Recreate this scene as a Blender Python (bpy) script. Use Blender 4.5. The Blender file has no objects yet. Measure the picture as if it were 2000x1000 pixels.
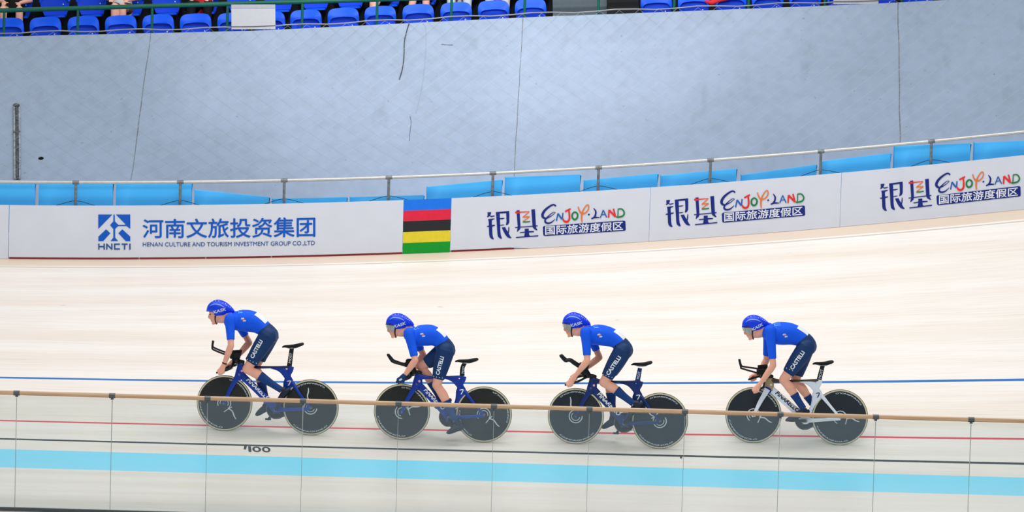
import bpy, bmesh, math, random
from math import sin, cos, tan, pi, radians, sqrt, atan2, hypot
from mathutils import Vector, Matrix
from mathutils.bvhtree import BVHTree
random.seed(7)
SC = bpy.context.scene
COL = SC.collection

# ------------------------------------------------------------------ camera
FOC = 6600.0
CAM = Vector((0, -40, 5.25))
TH, RO = radians(3.9), radians(1.6)
fw = Vector((0, cos(TH), -sin(TH)))
_u0 = Vector((0, sin(TH), cos(TH)))
_r0 = Vector((1, 0, 0))
cr = cos(RO)*_r0 + sin(RO)*_u0
cu = -sin(RO)*_r0 + cos(RO)*_u0
cam_data = bpy.data.cameras.new('camera')
cam_data.sensor_width = 36
cam_data.lens = FOC/2000*36
cam_data.clip_end = 500
cam = bpy.data.objects.new('camera', cam_data)
COL.objects.link(cam)
cam.matrix_world = Matrix(((cr.x, cu.x, -fw.x, CAM.x), (cr.y, cu.y, -fw.y, CAM.y), (cr.z, cu.z, -fw.z, CAM.z), (0, 0, 0, 1)))
SC.camera = cam

# ------------------------------------------------------------------ light
world = bpy.data.worlds.new('arena_light')
SC.world = world
world.use_nodes = True
bg = world.node_tree.nodes['Background']
bg.inputs[0].default_value = (0.95, 0.98, 1.0, 1)
bg.inputs[1].default_value = 0.44
def area(name, loc, target, sx, sy, power, color=(1, 1, 1)):
    d = bpy.data.lights.new(name, 'AREA')
    d.shape = 'RECTANGLE'; d.size = sx; d.size_y = sy; d.energy = power; d.color = color
    o = bpy.data.objects.new(name, d)
    COL.objects.link(o)
    o.location = loc
    o.rotation_euler = (Vector(target)-Vector(loc)).to_track_quat('-Z', 'Y').to_euler()
    return o
area('arena_floodlight', (0, 0.5, 15), (0, 1.2, 0), 16, 5, 1680, (1, 0.99, 0.982))
area('arena_floodlight', (-1, -14, 13), (0, 4, 2), 14, 4, 900, (1, 0.99, 0.98))
def spot(name, loc, target, power, size, color=(1, 1, 1), soft=0.6):
    d = bpy.data.lights.new(name, 'SPOT'); d.energy = power; d.spot_size = radians(size); d.spot_blend = 1.0; d.shadow_soft_size = soft; d.color = color
    o = bpy.data.objects.new(name, d); COL.objects.link(o); o.location = loc
    o.rotation_euler = (Vector(target)-Vector(loc)).to_track_quat('-Z', 'Y').to_euler()
    return o
spot('added_wall_spot', (-0.6, -5, 13.5), (-0.8, 9.6, 7.2), 6200, 42, (1, 0.99, 0.98))  # added spot, brightens the upper middle of the wall
SC.view_settings.view_transform = 'Standard'
SC.view_settings.look = 'None'
SC.view_settings.gamma = 1
SC.view_settings.use_curve_mapping = False
SC.view_settings.exposure = 0.0

# ------------------------------------------------------------------ helpers
def ray(px, py):
    return (fw*FOC + cr*(px-1000) + cu*(500-py)).normalized()
def on_depth(px, py, y):
    d = ray(px, py)
    return CAM + d*((y-CAM.y)/d.y)
def lin(c):
    return tuple((v/255/12.92 if v/255 <= 0.04045 else ((v/255+0.055)/1.055)**2.4) for v in c)
MATS = {}
def mat(name, c, rough=0.5, metal=0.0, var=0.05, scale=14.0, bump=0.0, coat=0.0):
    """principled surface with a little procedural colour variation"""
    if name in MATS: return MATS[name]
    m = bpy.data.materials.new(name); m.use_nodes = True
    nt = m.node_tree; b = nt.nodes['Principled BSDF']
    tc = nt.nodes.new('ShaderNodeTexCoord')
    nz = nt.nodes.new('ShaderNodeTexNoise'); nz.inputs['Scale'].default_value = scale; nz.inputs['Detail'].default_value = 4
    nt.links.new(tc.outputs['Object'], nz.inputs['Vector'])
    rp = nt.nodes.new('ShaderNodeValToRGB')
    l = lin(c)
    rp.color_ramp.elements[0].position = 0.3; rp.color_ramp.elements[1].position = 0.7
    rp.color_ramp.elements[0].color = tuple(max(0, v*(1-var)) for v in l)+(1,)
    rp.color_ramp.elements[1].color = tuple(min(1, v*(1+var)) for v in l)+(1,)
    nt.links.new(nz.outputs['Fac'], rp.inputs['Fac'])
    nt.links.new(rp.outputs['Color'], b.inputs['Base Color'])
    b.inputs['Roughness'].default_value = rough; b.inputs['Metallic'].default_value = metal
    b.inputs['Coat Weight'].default_value = coat; b.inputs['Specular IOR Level'].default_value = 0.28
    if bump:
        bp = nt.nodes.new('ShaderNodeBump'); bp.inputs['Strength'].default_value = bump
        nt.links.new(nz.outputs['Fac'], bp.inputs['Height']); nt.links.new(bp.outputs['Normal'], b.inputs['Normal'])
    MATS[name] = m
    return m
def tag(o, label=None, cat=None, group=None, kind=None):
    if label: o['label'] = label
    if cat: o['category'] = cat
    if group: o['group'] = group
    if kind: o['kind'] = kind
    return o
def link(name, data, parent=None):
    o = bpy.data.objects.new(name, data); COL.objects.link(o)
    if parent is not None: o.parent = parent
    return o
def empty(name, loc=(0, 0, 0), M=None):
    o = link(name, None); o.empty_display_size = 0.1
    if M is not None: o.matrix_world = M
    else: o.location = loc
    return o
class MB:
    def __init__(s): s.v = []; s.f = []; s.mi = []; s.uv = None
    def add(s, vf, mi=0):
        n = len(s.v); s.v += [tuple(p) for p in vf[0]]
        s.f += [tuple(i+n for i in f) for f in vf[1]]; s.mi += [mi]*len(vf[1])
        return s
    def box(s, x0, x1, y0, y1, z0, z1, mi=0):
        v = [(x, y, z) for z in (z0, z1) for y in (y0, y1) for x in (x0, x1)]
        return s.add((v, [(0, 2, 3, 1), (4, 5, 7, 6), (0, 1, 5, 4), (2, 6, 7, 3), (0, 4, 6, 2), (1, 3, 7, 5)]), mi)
    def build(s, name, mats, parent=None, smooth=True, bevel=0, fix=True):
        me = bpy.data.meshes.new(name); me.from_pydata(s.v, [], s.f)
        if not isinstance(mats, (list, tuple)): mats = [mats]
        for m in mats: me.materials.append(m)
        for p, k in zip(me.polygons, s.mi): p.material_index = k
        if bevel or fix:
            bm = bmesh.new(); bm.from_mesh(me)
            if bevel:
                bmesh.ops.bevel(bm, geom=[e for e in bm.edges if e.is_manifold and e.calc_face_angle(0) > 0.6], offset=bevel, segments=2, affect='EDGES', profile=0.6)
            bmesh.ops.recalc_face_normals(bm, faces=bm.faces)
            bm.to_mesh(me); bm.free()
        for p in me.polygons: p.use_smooth = smooth
        if smooth: 
            try: me.set_sharp_from_angle(angle=radians(40))
            except Exception: pass
        me.update()
        return link(name, me, parent)
def catmull(P, n):
    """smooth resample of tuples"""
    if n <= 1 or len(P) < 2: return [tuple(p) for p in P]
    out = []
    for i in range(len(P)-1):
        p0 = P[max(i-1, 0)]; p1 = P[i]; p2 = P[i+1]; p3 = P[min(i+2, len(P)-1)]
        for k in range(n):
            t = k/n
            out.append(tuple(0.5*(2*b+(c-a)*t+(2*a-5*b+4*c-d)*t*t+(3*b-a-3*c+d)*t**3) for a, b, c, d in zip(p0, p1, p2, p3)))
    out.append(tuple(P[-1]))
    return out
def loft(pts, ra, rb=None, seg=12, n=4, ref=(0, 1, 0), cap=True, power=2.0):
    """tube through pts: ra in the plane across ref, rb along ref"""
    rb = rb or ra
    if not isinstance(ra, (list, tuple)): ra = [ra]*len(pts)
    if not isinstance(rb, (list, tuple)): rb = [rb]*len(pts)
    S = catmull([tuple(p)+(a, b) for p, a, b in zip(pts, ra, rb)], n)
    C = [Vector(s[:3]) for s in S]
    V, F = [], []
    ref = Vector(ref)
    def ring(c, T, a, b):
        A = ref - T*ref.dot(T)
        if A.length < 1e-4: A = Vector((1, 0, 0)) - T*T.x
        A.normalize(); B = T.cross(A)
        k = len(V)
        for j in range(seg):
            t = 2*pi*j/seg; cc, ss = cos(t), sin(t)
            e = 2/power
            V.append(c + B*(a*math.copysign(abs(cc)**e, cc)) + A*(b*math.copysign(abs(ss)**e, ss)))
        return k
    rings = []
    N = len(C)
    for i in range(N):
        T = (C[min(i+1, N-1)]-C[max(i-1, 0)]).normalized()
        a, b = max(S[i][3], 5e-4), max(S[i][4], 5e-4)
        if cap == 'round' and i == 0:
            r = min(a, b)
            for q in (0.25, 0.6, 0.87): rings.append(ring(C[0]-T*r*sqrt(1-q*q), T, a*q, b*q))
        rings.append(ring(C[i], T, a, b))
        if cap == 'round' and i == N-1:
            r = min(a, b)
            for q in (0.87, 0.6, 0.25): rings.append(ring(C[-1]+T*r*sqrt(1-q*q), T, a*q, b*q))
    for p, q in zip(rings, rings[1:]):
        for j in range(seg):
            F.append((p+j, p+(j+1) % seg, q+(j+1) % seg, q+j))
    if cap:
        F.append(tuple(reversed(range(rings[0], rings[0]+seg))))
        F.append(tuple(range(rings[-1], rings[-1]+seg)))
    return V, F
def tube(pts, r, seg=8, n=1):
    return loft(pts, r, seg=seg, n=n)
def ball(c, rx, ry=None, rz=None, seg=14, rings=9):
    ry = ry or rx; rz = rz or rx
    V = [(c[0], c[1], c[2]-rz)]; F = []
    for i in range(1, rings):
        t = pi*i/rings
        for j in range(seg):
            a = 2*pi*j/seg
            V.append((c[0]+rx*sin(t)*cos(a), c[1]+ry*sin(t)*sin(a), c[2]-rz*cos(t)))
    V.append((c[0], c[1], c[2]+rz)); L = len(V)-1
    for j in range(seg):
        k = (j+1) % seg
        F.append((0, 1+k, 1+j))
        for i in range(rings-2): F.append((1+i*seg+j, 1+i*seg+k, 1+(i+1)*seg+k, 1+(i+1)*seg+j))
        F.append((L, 1+(rings-2)*seg+j, 1+(rings-2)*seg+k))
    return V, F
def fuse(mb, name, mats, voxel, parent=None, smooth_it=4):
    """melt overlapping closed shapes into one continuous skin"""
    o = mb.build('tmp', mats, None)
    r = o.modifiers.new('r', 'REMESH'); r.mode = 'VOXEL'; r.voxel_size = voxel; r.use_smooth_shade = True
    s = o.modifiers.new('s', 'SMOOTH'); s.factor = 0.5; s.iterations = smooth_it
    dg = bpy.context.evaluated_depsgraph_get()
    me = bpy.data.meshes.new_from_object(o.evaluated_get(dg))
    old = o.data
    bpy.data.objects.remove(o); bpy.data.meshes.remove(old)
    me.name = name
    me.materials.clear()
    for m in (mats if isinstance(mats, (list, tuple)) else [mats]): me.materials.append(m)
    for p in me.polygons: p.use_smooth = True; p.material_index = 0
    return link(name, me, parent)
def text_shape(body, bold=0.0, res=3, maxedge=None):
    """letters as flat outlines: verts normalised to 0..1 x 0..1, plus width/height ratio"""
    c = bpy.data.curves.new('t', 'FONT'); c.body = body; c.resolution_u = res; c.offset = bold
    o = bpy.data.objects.new('t', c); COL.objects.link(o)
    dg = bpy.context.evaluated_depsgraph_get()
    me = bpy.data.meshes.new_from_object(o.evaluated_get(dg))
    bpy.data.objects.remove(o); bpy.data.curves.remove(c)
    bm = bmesh.new(); bm.from_mesh(me); bpy.data.meshes.remove(me)
    bmesh.ops.triangulate(bm, faces=bm.faces)
    x0 = min(v.co.x for v in bm.verts); x1 = max(v.co.x for v in bm.verts)
    y0 = min(v.co.y for v in bm.verts); y1 = max(v.co.y for v in bm.verts)
    if maxedge:
        for _ in range(3):
            es = [e for e in bm.edges if e.calc_length() > maxedge]
            if not es: break
            bmesh.ops.subdivide_edges(bm, edges=es, cuts=1)
            bmesh.ops.triangulate(bm, faces=bm.faces)
    bm.verts.ensure_lookup_table()
    V = [((v.co.x-x0)/(x1-x0), (v.co.y-y0)/(y1-y0)) for v in bm.verts]
    F = [tuple(v.index for v in f.verts) for f in bm.faces]
    bm.free()
    return V, F
def bold(vf, dx, dy):
    V, F = vf; VV, FF = [], []
    for a, c in ((-dx, 0), (dx, 0), (0, dy), (0, -dy)):
        k = len(VV); VV += [(x+a, y+c) for x, y in V]; FF += [tuple(i+k for i in f) for f in F]
    return VV, FF
def lay(V, F):
    """which of the stacked copies made by bold() each vertex belongs to"""
    n, m = len(V)//4, len(F)//4
    if m and len(V) % 4 == 0 and len(F) % 4 == 0 and all(tuple(i+n for i in F[k]) == tuple(F[k+m]) for k in range(min(m, 6))):
        return [i//n for i in range(len(V))]
    return [0]*len(V)
def ribbon(pts, w, n=4, closed=False):
    """flat stroke through 2D points; w = full width or a list of widths"""
    if not isinstance(w, (list, tuple)): w = [w]*len(pts)
    S = catmull([(p[0], p[1], ww) for p, ww in zip(pts, w)], n)
    V, F = [], []
    N = len(S)
    for i in range(N):
        a = S[max(i-1, 0)]; b = S[min(i+1, N-1)]
        dx, dy = b[0]-a[0], b[1]-a[1]; L = hypot(dx, dy) or 1
        nx, ny = -dy/L*S[i][2]/2, dx/L*S[i][2]/2
        V += [(S[i][0]+nx, S[i][1]+ny), (S[i][0]-nx, S[i][1]-ny)]
    for i in range(N-1): F.append((2*i, 2*i+1, 2*i+3, 2*i+2))
    return V, F
def poly2(pts): return list(pts), [tuple(range(len(pts)))]
# ------------------------------------------------------------------ track shape
YB, WB = -1.27, 0.85
AB = radians(7.0)
Y0, Z0 = YB+WB*cos(AB), WB*sin(AB)
WT = 6.9
def bank(x):
    x = max(-8.3, min(8.3, x))
    return 1.9547e-06*x**3 + 0.00070230*x*x + 0.0120127*x + 0.30768
def S(x, p):
    """track surface: p metres up the banking from the inner edge"""
    if p >= 0:
        a = bank(x); return Vector((x, Y0+p*cos(a), Z0+p*sin(a)))
    if p >= -WB: return Vector((x, Y0+p*cos(AB), Z0+p*sin(AB)))
    return Vector((x, YB+(p+WB), 0))
def at_track(px, py):
    d = ray(px, py); lo, hi = 30.0, 60.0
    def under(t):
        q = CAM+d*t
        a = bank(q.x)
        z = 0 if q.y < YB else ((q.y-YB)*tan(AB) if q.y < Y0 else Z0+(q.y-Y0)*tan(a))
        return q.z-z
    for _ in range(50):
        m = (lo+hi)/2
        if under(m) > 0: lo = m
        else: hi = m
    return CAM+d*lo
def B(x, h, off=0.0):
    """face of the advertising boards, h above the top of the banking"""
    s = S(x, WT); return Vector((x, s.y-off, s.z+h))
def at_board(px, py, dy=0.0):
    y = 6.2
    for _ in range(8):
        q = on_depth(px, py, y); s = S(q.x, WT); y = s.y+dy
    return q.x, q.z-s.z

# ------------------------------------------------------------------ floor (banked timber track)
def track_material():
    m = bpy.data.materials.new('pine_track'); m.use_nodes = True
    nt = m.node_tree; N = nt.nodes; L = nt.links; b = N['Principled BSDF']
    uv = N.new('ShaderNodeUVMap'); sep = N.new('ShaderNodeSeparateXYZ'); L.new(uv.outputs[0], sep.inputs[0])
    def noise(sx, sy, det, rough=0.6):
        mp = N.new('ShaderNodeMapping'); mp.inputs['Scale'].default_value = (sx, sy, 1); L.new(uv.outputs[0], mp.inputs[0])
        z = N.new('ShaderNodeTexNoise'); z.inputs['Scale'].default_value = 1; z.inputs['Detail'].default_value = det; z.inputs['Roughness'].default_value = rough
        L.new(mp.outputs[0], z.inputs[0]); return z.outputs['Fac']
    def ramp(src, stops):
        r = N.new('ShaderNodeValToRGB'); L.new(src, r.inputs[0]); e = r.color_ramp.elements
        while len(e) < len(stops): e.new(0.5)
        for el, (p, c) in zip(e, stops): el.position = p; el.color = tuple(lin(c))+(1,)
        return r.outputs[0]
    def mix(f, a, c, mode='MIX'):
        x = N.new('ShaderNodeMix'); x.data_type = 'RGBA'; x.blend_type = mode
        if isinstance(f, float): x.inputs[0].default_value = f
        else: L.new(f, x.inputs[0])
        L.new(a, x.inputs[6])
        if isinstance(c, tuple): x.inputs[7].default_value = tuple(lin(c))+(1,)
        else: L.new(c, x.inputs[7])
        return x.outputs[2]
    def math_(op, a, v):
        x = N.new('ShaderNodeMath'); x.operation = op; L.new(a, x.inputs[0])
        if isinstance(v, (int, float)): x.inputs[1].default_value = v
        else: L.new(v, x.inputs[1])
        return x.outputs[0]
    P = sep.outputs[1]
    # planks: long thin streaks along the track, with a few knots
    base = ramp(noise(0.35, 30, 5), [(0.25, (226, 212, 196)), (0.42, (240, 232, 223)), (0.6, (244, 239, 233)), (0.8, (236, 223, 208))])
    fine = ramp(noise(1.2, 130, 3), [(0.3, (214, 200, 182)), (0.5, (246, 242, 237)), (0.75, (248, 245, 241))])
    col = mix(0.45, base, fine)
    broad = ramp(noise(0.12, 2.2, 3), [(0.35, (238, 226, 214)), (0.6, (252, 252, 252))])
    col = mix(0.5, col, broad, 'MULTIPLY')
    grain = ramp(noise(0.8, 46, 2), [(0.66, (255, 255, 255)), (0.8, (196, 178, 158))])
    col = mix(0.5, col, grain, 'MULTIPLY')
    knots = ramp(noise(2.6, 7, 2), [(0.74, (255, 255, 255)), (0.8, (182, 160, 138))])
    col = mix(0.7, col, knots, 'MULTIPLY')
    def band(p0, p1, c, f=1.0):
        g = math_('MULTIPLY', math_('GREATER_THAN', P, p0), math_('LESS_THAN', P, p1))
        if f < 1: g = math_('MULTIPLY', g, f)
        return mix(g, col, c)
    col = band(6.63, 7.2, (219, 196, 172), 0.75)
    col = band(6.555, 6.585, (186, 178, 166), 0.8)
    col = band(2.315, 2.375, (38, 112, 186))
    col = band(0.88, 0.925, (224, 42, 66))
    col = band(0.295, 0.345, (22, 24, 26))
    col = band(-0.85, 0.0, (126, 224, 255))
    L.new(col, b.inputs['Base Color'])
    b.inputs['Roughness'].default_value = 0.42
    b.inputs['Specular IOR Level'].default_value = 0.35
    return m
def build_floor():
    ps = [-8.2, -6.5, -4.2, -2.5, -WB-0.001, -WB, -0.4, 0] + [0.3*k for k in range(1, 23)] + [WT+0.02, WT+0.35]
    xs = [-16+0.4*k for k in range(81)]
    V, F, U = [], [], []
    for x in xs:
        for p in ps:
            q = S(x, min(p, WT+0.02))
            if p > WT+0.1: q = q + Vector((0, p-WT, 0))
            V.append(q); U.append((x+40, p))
    n = len(ps)
    for i in range(len(xs)-1):
        for j in range(n-1): F.append((i*n+j, (i+1)*n+j, (i+1)*n+j+1, i*n+j+1))
    mb = MB(); mb.add((V, F))
    o = mb.build('floor', track_material(), fix=False)
    ul = o.data.uv_layers.new(name='UVMap')
    for lp in o.data.loops: ul.data[lp.index].uv = U[lp.vertex_index]
    o['kind'] = 'structure'
    o['label'] = 'banked pale timber cycling track with blue, red and black lines and a sky blue inner band'
    return o
floor = build_floor()
def floor_decal(V, F, name, m, place):
    mb = MB(); mb.add(([place(*v)+Vector((0, 0, 0.0006*k)) for v, k in zip(V, lay(V, F))], F))
    o = mb.build(name, m, floor, smooth=False, fix=False)
    return o
# the distance mark painted on the track beside the black line
def onp(x, p, e=0.004):
    q = S(x, p); a = bank(x); return q + Vector((0, -sin(a), cos(a)))*e
def p_of(q): return (q.y-Y0)/cos(bank(q.x))
p_hi, p_lo = p_of(at_track(506, 873.2)), p_of(at_track(506, 883))
for ch, xa, xb in (('1', 485, 490.5), ('0', 493, 509.5), ('0', 512, 528)):
    tv, tf = bold(text_shape(ch), 0.03, 0.03); xa, xb = at_track(xa, 878).x, at_track(xb, 878).x
    floor_decal(tv, tf, 'distance_digit', mat('black_line_paint', (30, 32, 34), 0.5),
                lambda u, v: onp(xa+(xb-xa)*u-0.020*(v-0.5), p_lo+(p_hi-p_lo)*v-0.02*(u-0.5)*(xb-xa)))
tx = at_track(479, 872).x
floor_decal([(0, 0), (1, 0), (1, 1), (0, 1)], [(0, 1, 2, 3)], 'distance_tick', MATS['black_line_paint'], lambda u, v: onp(tx-0.012+0.03*u, 0.19+0.12*v))
tx = at_track(1330, 893).x
floor_decal([(0, 0), (1, 0), (1, 1), (0, 1)], [(0, 1, 2, 3)], 'distance_tick', MATS['black_line_paint'], lambda u, v: onp(tx-0.012+0.024*u, 0.25+0.07*v))

# ------------------------------------------------------------------ concrete bowl wall behind the track
YWB, YWT = 7.4, 9.5
def ztop(x):
    pts = [(-16, 4.45), (-7.57, 4.88), (-3.83, 5.07), (-0.1, 5.36), (5.13, 5.71), (6.1, 5.79), (16, 6.5)]
    for (a, za), (b, zb) in zip(pts, pts[1:]):
        if x <= b: return za+(zb-za)*(x-a)/(b-a)
    return pts[-1][1]
def zbot(x): return 2.3+0.072*(x+7.5) if x > -7.5 else 2.3
def Wl(x, t, off=0.0):
    zb, zt = zbot(x), ztop(x)
    n = Vector((0, -(zt-zb), YWT-YWB)).normalized()
    return Vector((x, YWB+(YWT-YWB)*t, zb+(zt-zb)*t)) + n*off
def at_wall(px, py):
    d = ray(px, py); lo, hi = 40.0, 60.0
    for _ in range(50):
        m = (lo+hi)/2; q = CAM+d*m
        t = (q.z-zbot(q.x))/(ztop(q.x)-zbot(q.x))
        if q.y < YWB+(YWT-YWB)*t: lo = m
        else: hi = m
    q = CAM+d*lo
    return q.x, (q.z-zbot(q.x))/(ztop(q.x)-zbot(q.x))
def wall_material():
    m = bpy.data.materials.new('painted_concrete'); m.use_nodes = True
    nt = m.node_tree; N = nt.nodes; L = nt.links; b = N['Principled BSDF']
    tc = N.new('ShaderNodeTexCoord')
    def noise(sc, det, stops, stretch=(1, 1, 1)):
        mp = N.new('ShaderNodeMapping'); mp.inputs['Scale'].default_value = stretch; L.new(tc.outputs['Object'], mp.inputs[0])
        z = N.new('ShaderNodeTexNoise'); z.inputs['Scale'].default_value = sc; z.inputs['Detail'].default_value = det; L.new(mp.outputs[0], z.inputs[0])
        r = N.new('ShaderNodeValToRGB'); L.new(z.outputs['Fac'], r.inputs[0]); e = r.color_ramp.elements
        while len(e) < len(stops): e.new(0.5)
        for el, (p, c) in zip(e, stops): el.position = p; el.color = tuple(lin(c))+(1,)
        return r.outputs[0]
    base = noise(0.5, 5, [(0.35, (144, 160, 182)), (0.65, (154, 170, 193))])
    def mul(a, c, f):
        x = N.new('ShaderNodeMix'); x.data_type = 'RGBA'; x.blend_type = 'MULTIPLY'; x.inputs[0].default_value = f
        L.new(a, x.inputs[6]); L.new(c, x.inputs[7]); return x.outputs[2]
    col = mul(base, noise(6, 6, [(0.3, (222, 222, 220)), (0.6, (255, 255, 255))]), 0.32)
    col = mul(col, noise(16, 2, [(0.72, (255, 255, 255)), (0.8, (150, 150, 148))]), 0.5)
    col = mul(col, noise(3.5, 3, [(0.62, (255, 255, 255)), (0.85, (206, 206, 202))], (1, 0.4, 0.25)), 0.4)
    L.new(col, b.inputs['Base Color']); b.inputs['Roughness'].default_value = 0.7
    bp = N.new('ShaderNodeBump'); bp.inputs['Strength'].default_value = 0.12
    z = N.new('ShaderNodeTexNoise'); z.inputs['Scale'].default_value = 9; z.inputs['Detail'].default_value = 5; L.new(tc.outputs['Object'], z.inputs[0])
    L.new(z.outputs['Fac'], bp.inputs['Height']); L.new(bp.outputs[0], b.inputs['Normal'])
    return m
wm = wall_material()
mb = MB(); xs = [-16+0.5*k for k in range(65)]
V, F = [], []
for x in xs:
    for t in (-0.25, 0, 0.25, 0.5, 0.75, 1.0): V.append(Wl(x, t))
    e = Wl(x, 1.0); V += [e+Vector((0, 0.25, 0.0)), e+Vector((0, 0.25, -0.9)), Wl(x, -0.25)+Vector((0, 0.9, 0))]
n = 9
for i in range(len(xs)-1):
    for j in range(n): F.append((i*n+j, (i+1)*n+j, (i+1)*n+(j+1) % n, i*n+(j+1) % n))
mb.add((V, F))
wall = mb.build('wall_back', wm); wall['kind'] = 'structure'
wall['label'] = 'sloping blue grey concrete bowl wall below the stand'
seam_m = mat('joint_filler', (112, 118, 120), 0.9, var=0.3, scale=40)
for a, c, w in (((295, 65), (256, 352), 0.014), ((1022, 32), (1003, 352), 0.012), ((1754, 6), (1758, 288), 0.014)):
    xa, ta = at_wall(*a); xb, tb = at_wall(*c)
    mb = MB(); V, F = [], []
    for k in range(13):
        s = k/12; x = xa+(xb-xa)*s+random.uniform(-.006, .006); t = min(ta+(tb-ta)*s, 1.0)
        ww = w*random.uniform(0.5, 1.1)
        V += [Wl(x-ww/2, t, 0.003), Wl(x+ww/2, t, 0.003), Wl(x+ww/2, t, -0.02), Wl(x-ww/2, t, -0.02)]
    for k in range(12):
        for j in range(4): F.append((4*k+j, 4*k+(j+1) % 4, 4*k+4+(j+1) % 4, 4*k+4+j))
    F += [(0, 1, 2, 3), (48, 49, 50, 51)]
    mb.add((V, F)); mb.build('expansion_joint', seam_m, wall)
# hairline crack, drain hole
def wall_line(name, pix, r, m, parent=wall, off=0.004, n=6):
    pts = [Wl(*at_wall(*q), off) for q in pix]
    mb = MB(); mb.add(loft(pts, r, seg=6, n=n, ref=(1, 0, 0))); return mb.build(name, m, parent)
crack = mat('crack_dark', (110, 116, 122), 0.9)
wall_line('crack', [(826, 47), (832, 58), (831, 110), (824, 170), (812, 222)], 0.0032, mat('crack_faint', (150, 163, 180), 0.9))
wall_line('crack', [(801, 228), (803, 240), (801, 256), (800, 275)], 0.005, crack)
wall_line('scuff_mark', [(862, 87), (872, 88), (884, 88)], 0.005, crack)
mb = MB(); q = Wl(*at_wall(80, 309.5), 0.0); mb.add(ball(q, 0.04, 0.022, 0.028)); mb.build('drain_hole', mat('hole_black', (6, 8, 12), 0.9), wall)
o = wall_line('hanging_cable', [(799, 47), (795, 60), (790, 82), (789, 110), (786, 135), (780, 156)], 0.0075, mat('old_black_cable', (62, 66, 72), 0.6), None, 0.014)
tag(o, 'short dark cable hanging down the concrete wall from its top edge', 'cable')
# corroded conduit at far left
root = empty('wall_conduit', Wl(*at_wall(34, 352), 0))
tag(root, 'corroded grey double conduit fixed to the concrete wall at far left', 'conduit')
def rel(o, V): 
    L = o.location; return [Vector(v)-L for v in V]
pm = mat('corroded_metal', (146, 156, 164), 0.8, var=0.45, scale=30)
for dx in (-5, 0, 5):
    pts = [Wl(*at_wall(33+dx+0.3*k, 212+35*k), 0.03) for k in range(5)]
    v, f = loft(pts, 0.014 if dx else 0.018, seg=8, n=1, ref=(1, 0, 0)); mb = MB(); mb.add((rel(root, v), f)); mb.build('pipe', pm if dx else mat('rusty_dark', (84, 88, 88), 0.9, var=0.5, scale=30), root)
v, f = ball(Wl(*at_wall(32.5, 208), 0.03), 0.05, 0.04, 0.03); mb = MB(); mb.add((rel(root, v), f)); mb.build('pipe_cap', mat('cap_dark', (92, 94, 92), 0.9), root)
for yy in (262,):
    v, f = tube([Wl(*at_wall(26, yy), 0.035), Wl(*at_wall(40, yy-2), 0.035)], 0.016); mb = MB(); mb.add((rel(root, v), f)); mb.build('bracket', MATS['cap_dark'], root)

# ------------------------------------------------------------------ advertising boards
board_m = mat('white_board', (212, 216, 227), 0.45, var=0.02, scale=3)
maroon = mat('maroon_strip', (120, 38, 44), 0.6)
def board(px0, px1, label, mats=None, stripes=None, gap=0.028):
    x0 = at_board(px0, 440)[0]; x1 = at_board(px1, 440)[0]
    xc = (x0+x1)/2; loc = B(xc, 0); root = empty('advertising_board', loc)
    tag(root, label, 'advertising board', 'boards along the top of the track')
    n = max(2, int((x1-x0)/0.25))
    bounds = stripes or [(0, 1, board_m)]
    for (h0, h1, m) in bounds:
        V, F = [], []
        for i in range(n+1):
            x = x0+0.0006+(x1-x0-0.0012)*i/n
            g = gap(x) if callable(gap) else gap
            z0, z1 = g+(0.742-g)*h0, g+(0.742-g)*h1
            for h, off in ((z0, 0), (z1, 0), (z1, -0.022), (z0, -0.022)): V.append(B(x, h, off)-loc)
        for i in range(n):
            for j in range(4): F.append((4*i+j, 4*i+(j+1) % 4, 4*i+4+(j+1) % 4, 4*i+4+j))
        F += [(0, 1, 2, 3), (4*n, 4*n+1, 4*n+2, 4*n+3)]
        mb = MB(); mb.add((V, F)); mb.build('panel' if not stripes else 'colour_stripe', m, root, smooth=False)
    return root, x0, x1
def flat_on_board(root, name, V, F, place, m, off=0.004, ramp=None):
    """V in 2D, place -> (x, h) on the board face"""
    ly = ramp or lay(V, F)
    mb = MB(); mb.add(([B(*place(*v), off+0.0004*k)-root.location for v, k in zip(V, ly)], F))
    return mb.build(name, m, root, smooth=False, fix=False)
def via(ox, oy, k):
    return lambda cx, cy: at_board(ox+cx/k, oy+cy/k)
def quad(tl, tr, br, bl):
    """unit square -> four photo points on the board"""
    P = [at_board(*q) for q in (bl, br, tr, tl)]
    def f(u, v):
        return tuple((P[0][i]*(1-u)+P[1][i]*u)*(1-v)+(P[3][i]*(1-u)+P[2][i]*u)*v for i in (0, 1))
    return f
b0, *_ = board(-420, 17, 'plain white board at the far left end of the row', gap=0.004)
b1, *_ = board(18, 787, 'long white board with blue emblem and blue Chinese and English lettering')
b2, *_ = board(787.5, 880, 'board of five colour stripes, blue red black yellow green', stripes=[
    (0.8, 1, mat('stripe_blue', (22, 116, 232), 0.45)), (0.605, 0.8, mat('stripe_red', (222, 36, 66), 0.45)), (0.405, 0.605, mat('stripe_black', (38, 38, 42), 0.45)),
    (0.2, 0.405, mat('stripe_yellow', (226, 206, 46), 0.45)), (0, 0.2, mat('stripe_green', (6, 150, 40), 0.45))], gap=0.004)
x_step = at_board(1005, 487)[0]
b3, *_ = board(880.5, 1268, 'white board right of the colour stripes with navy and multicolour logo', gap=lambda x: 0.028 if x < x_step else 0.004)
b4, *_ = board(1268.5, 1640, 'white board with multicolour logo between two boards of the same logo', gap=0.004)
b5, *_ = board(1640.5, 2480, 'white board with multicolour logo at the right edge', gap=0.004)
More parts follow.
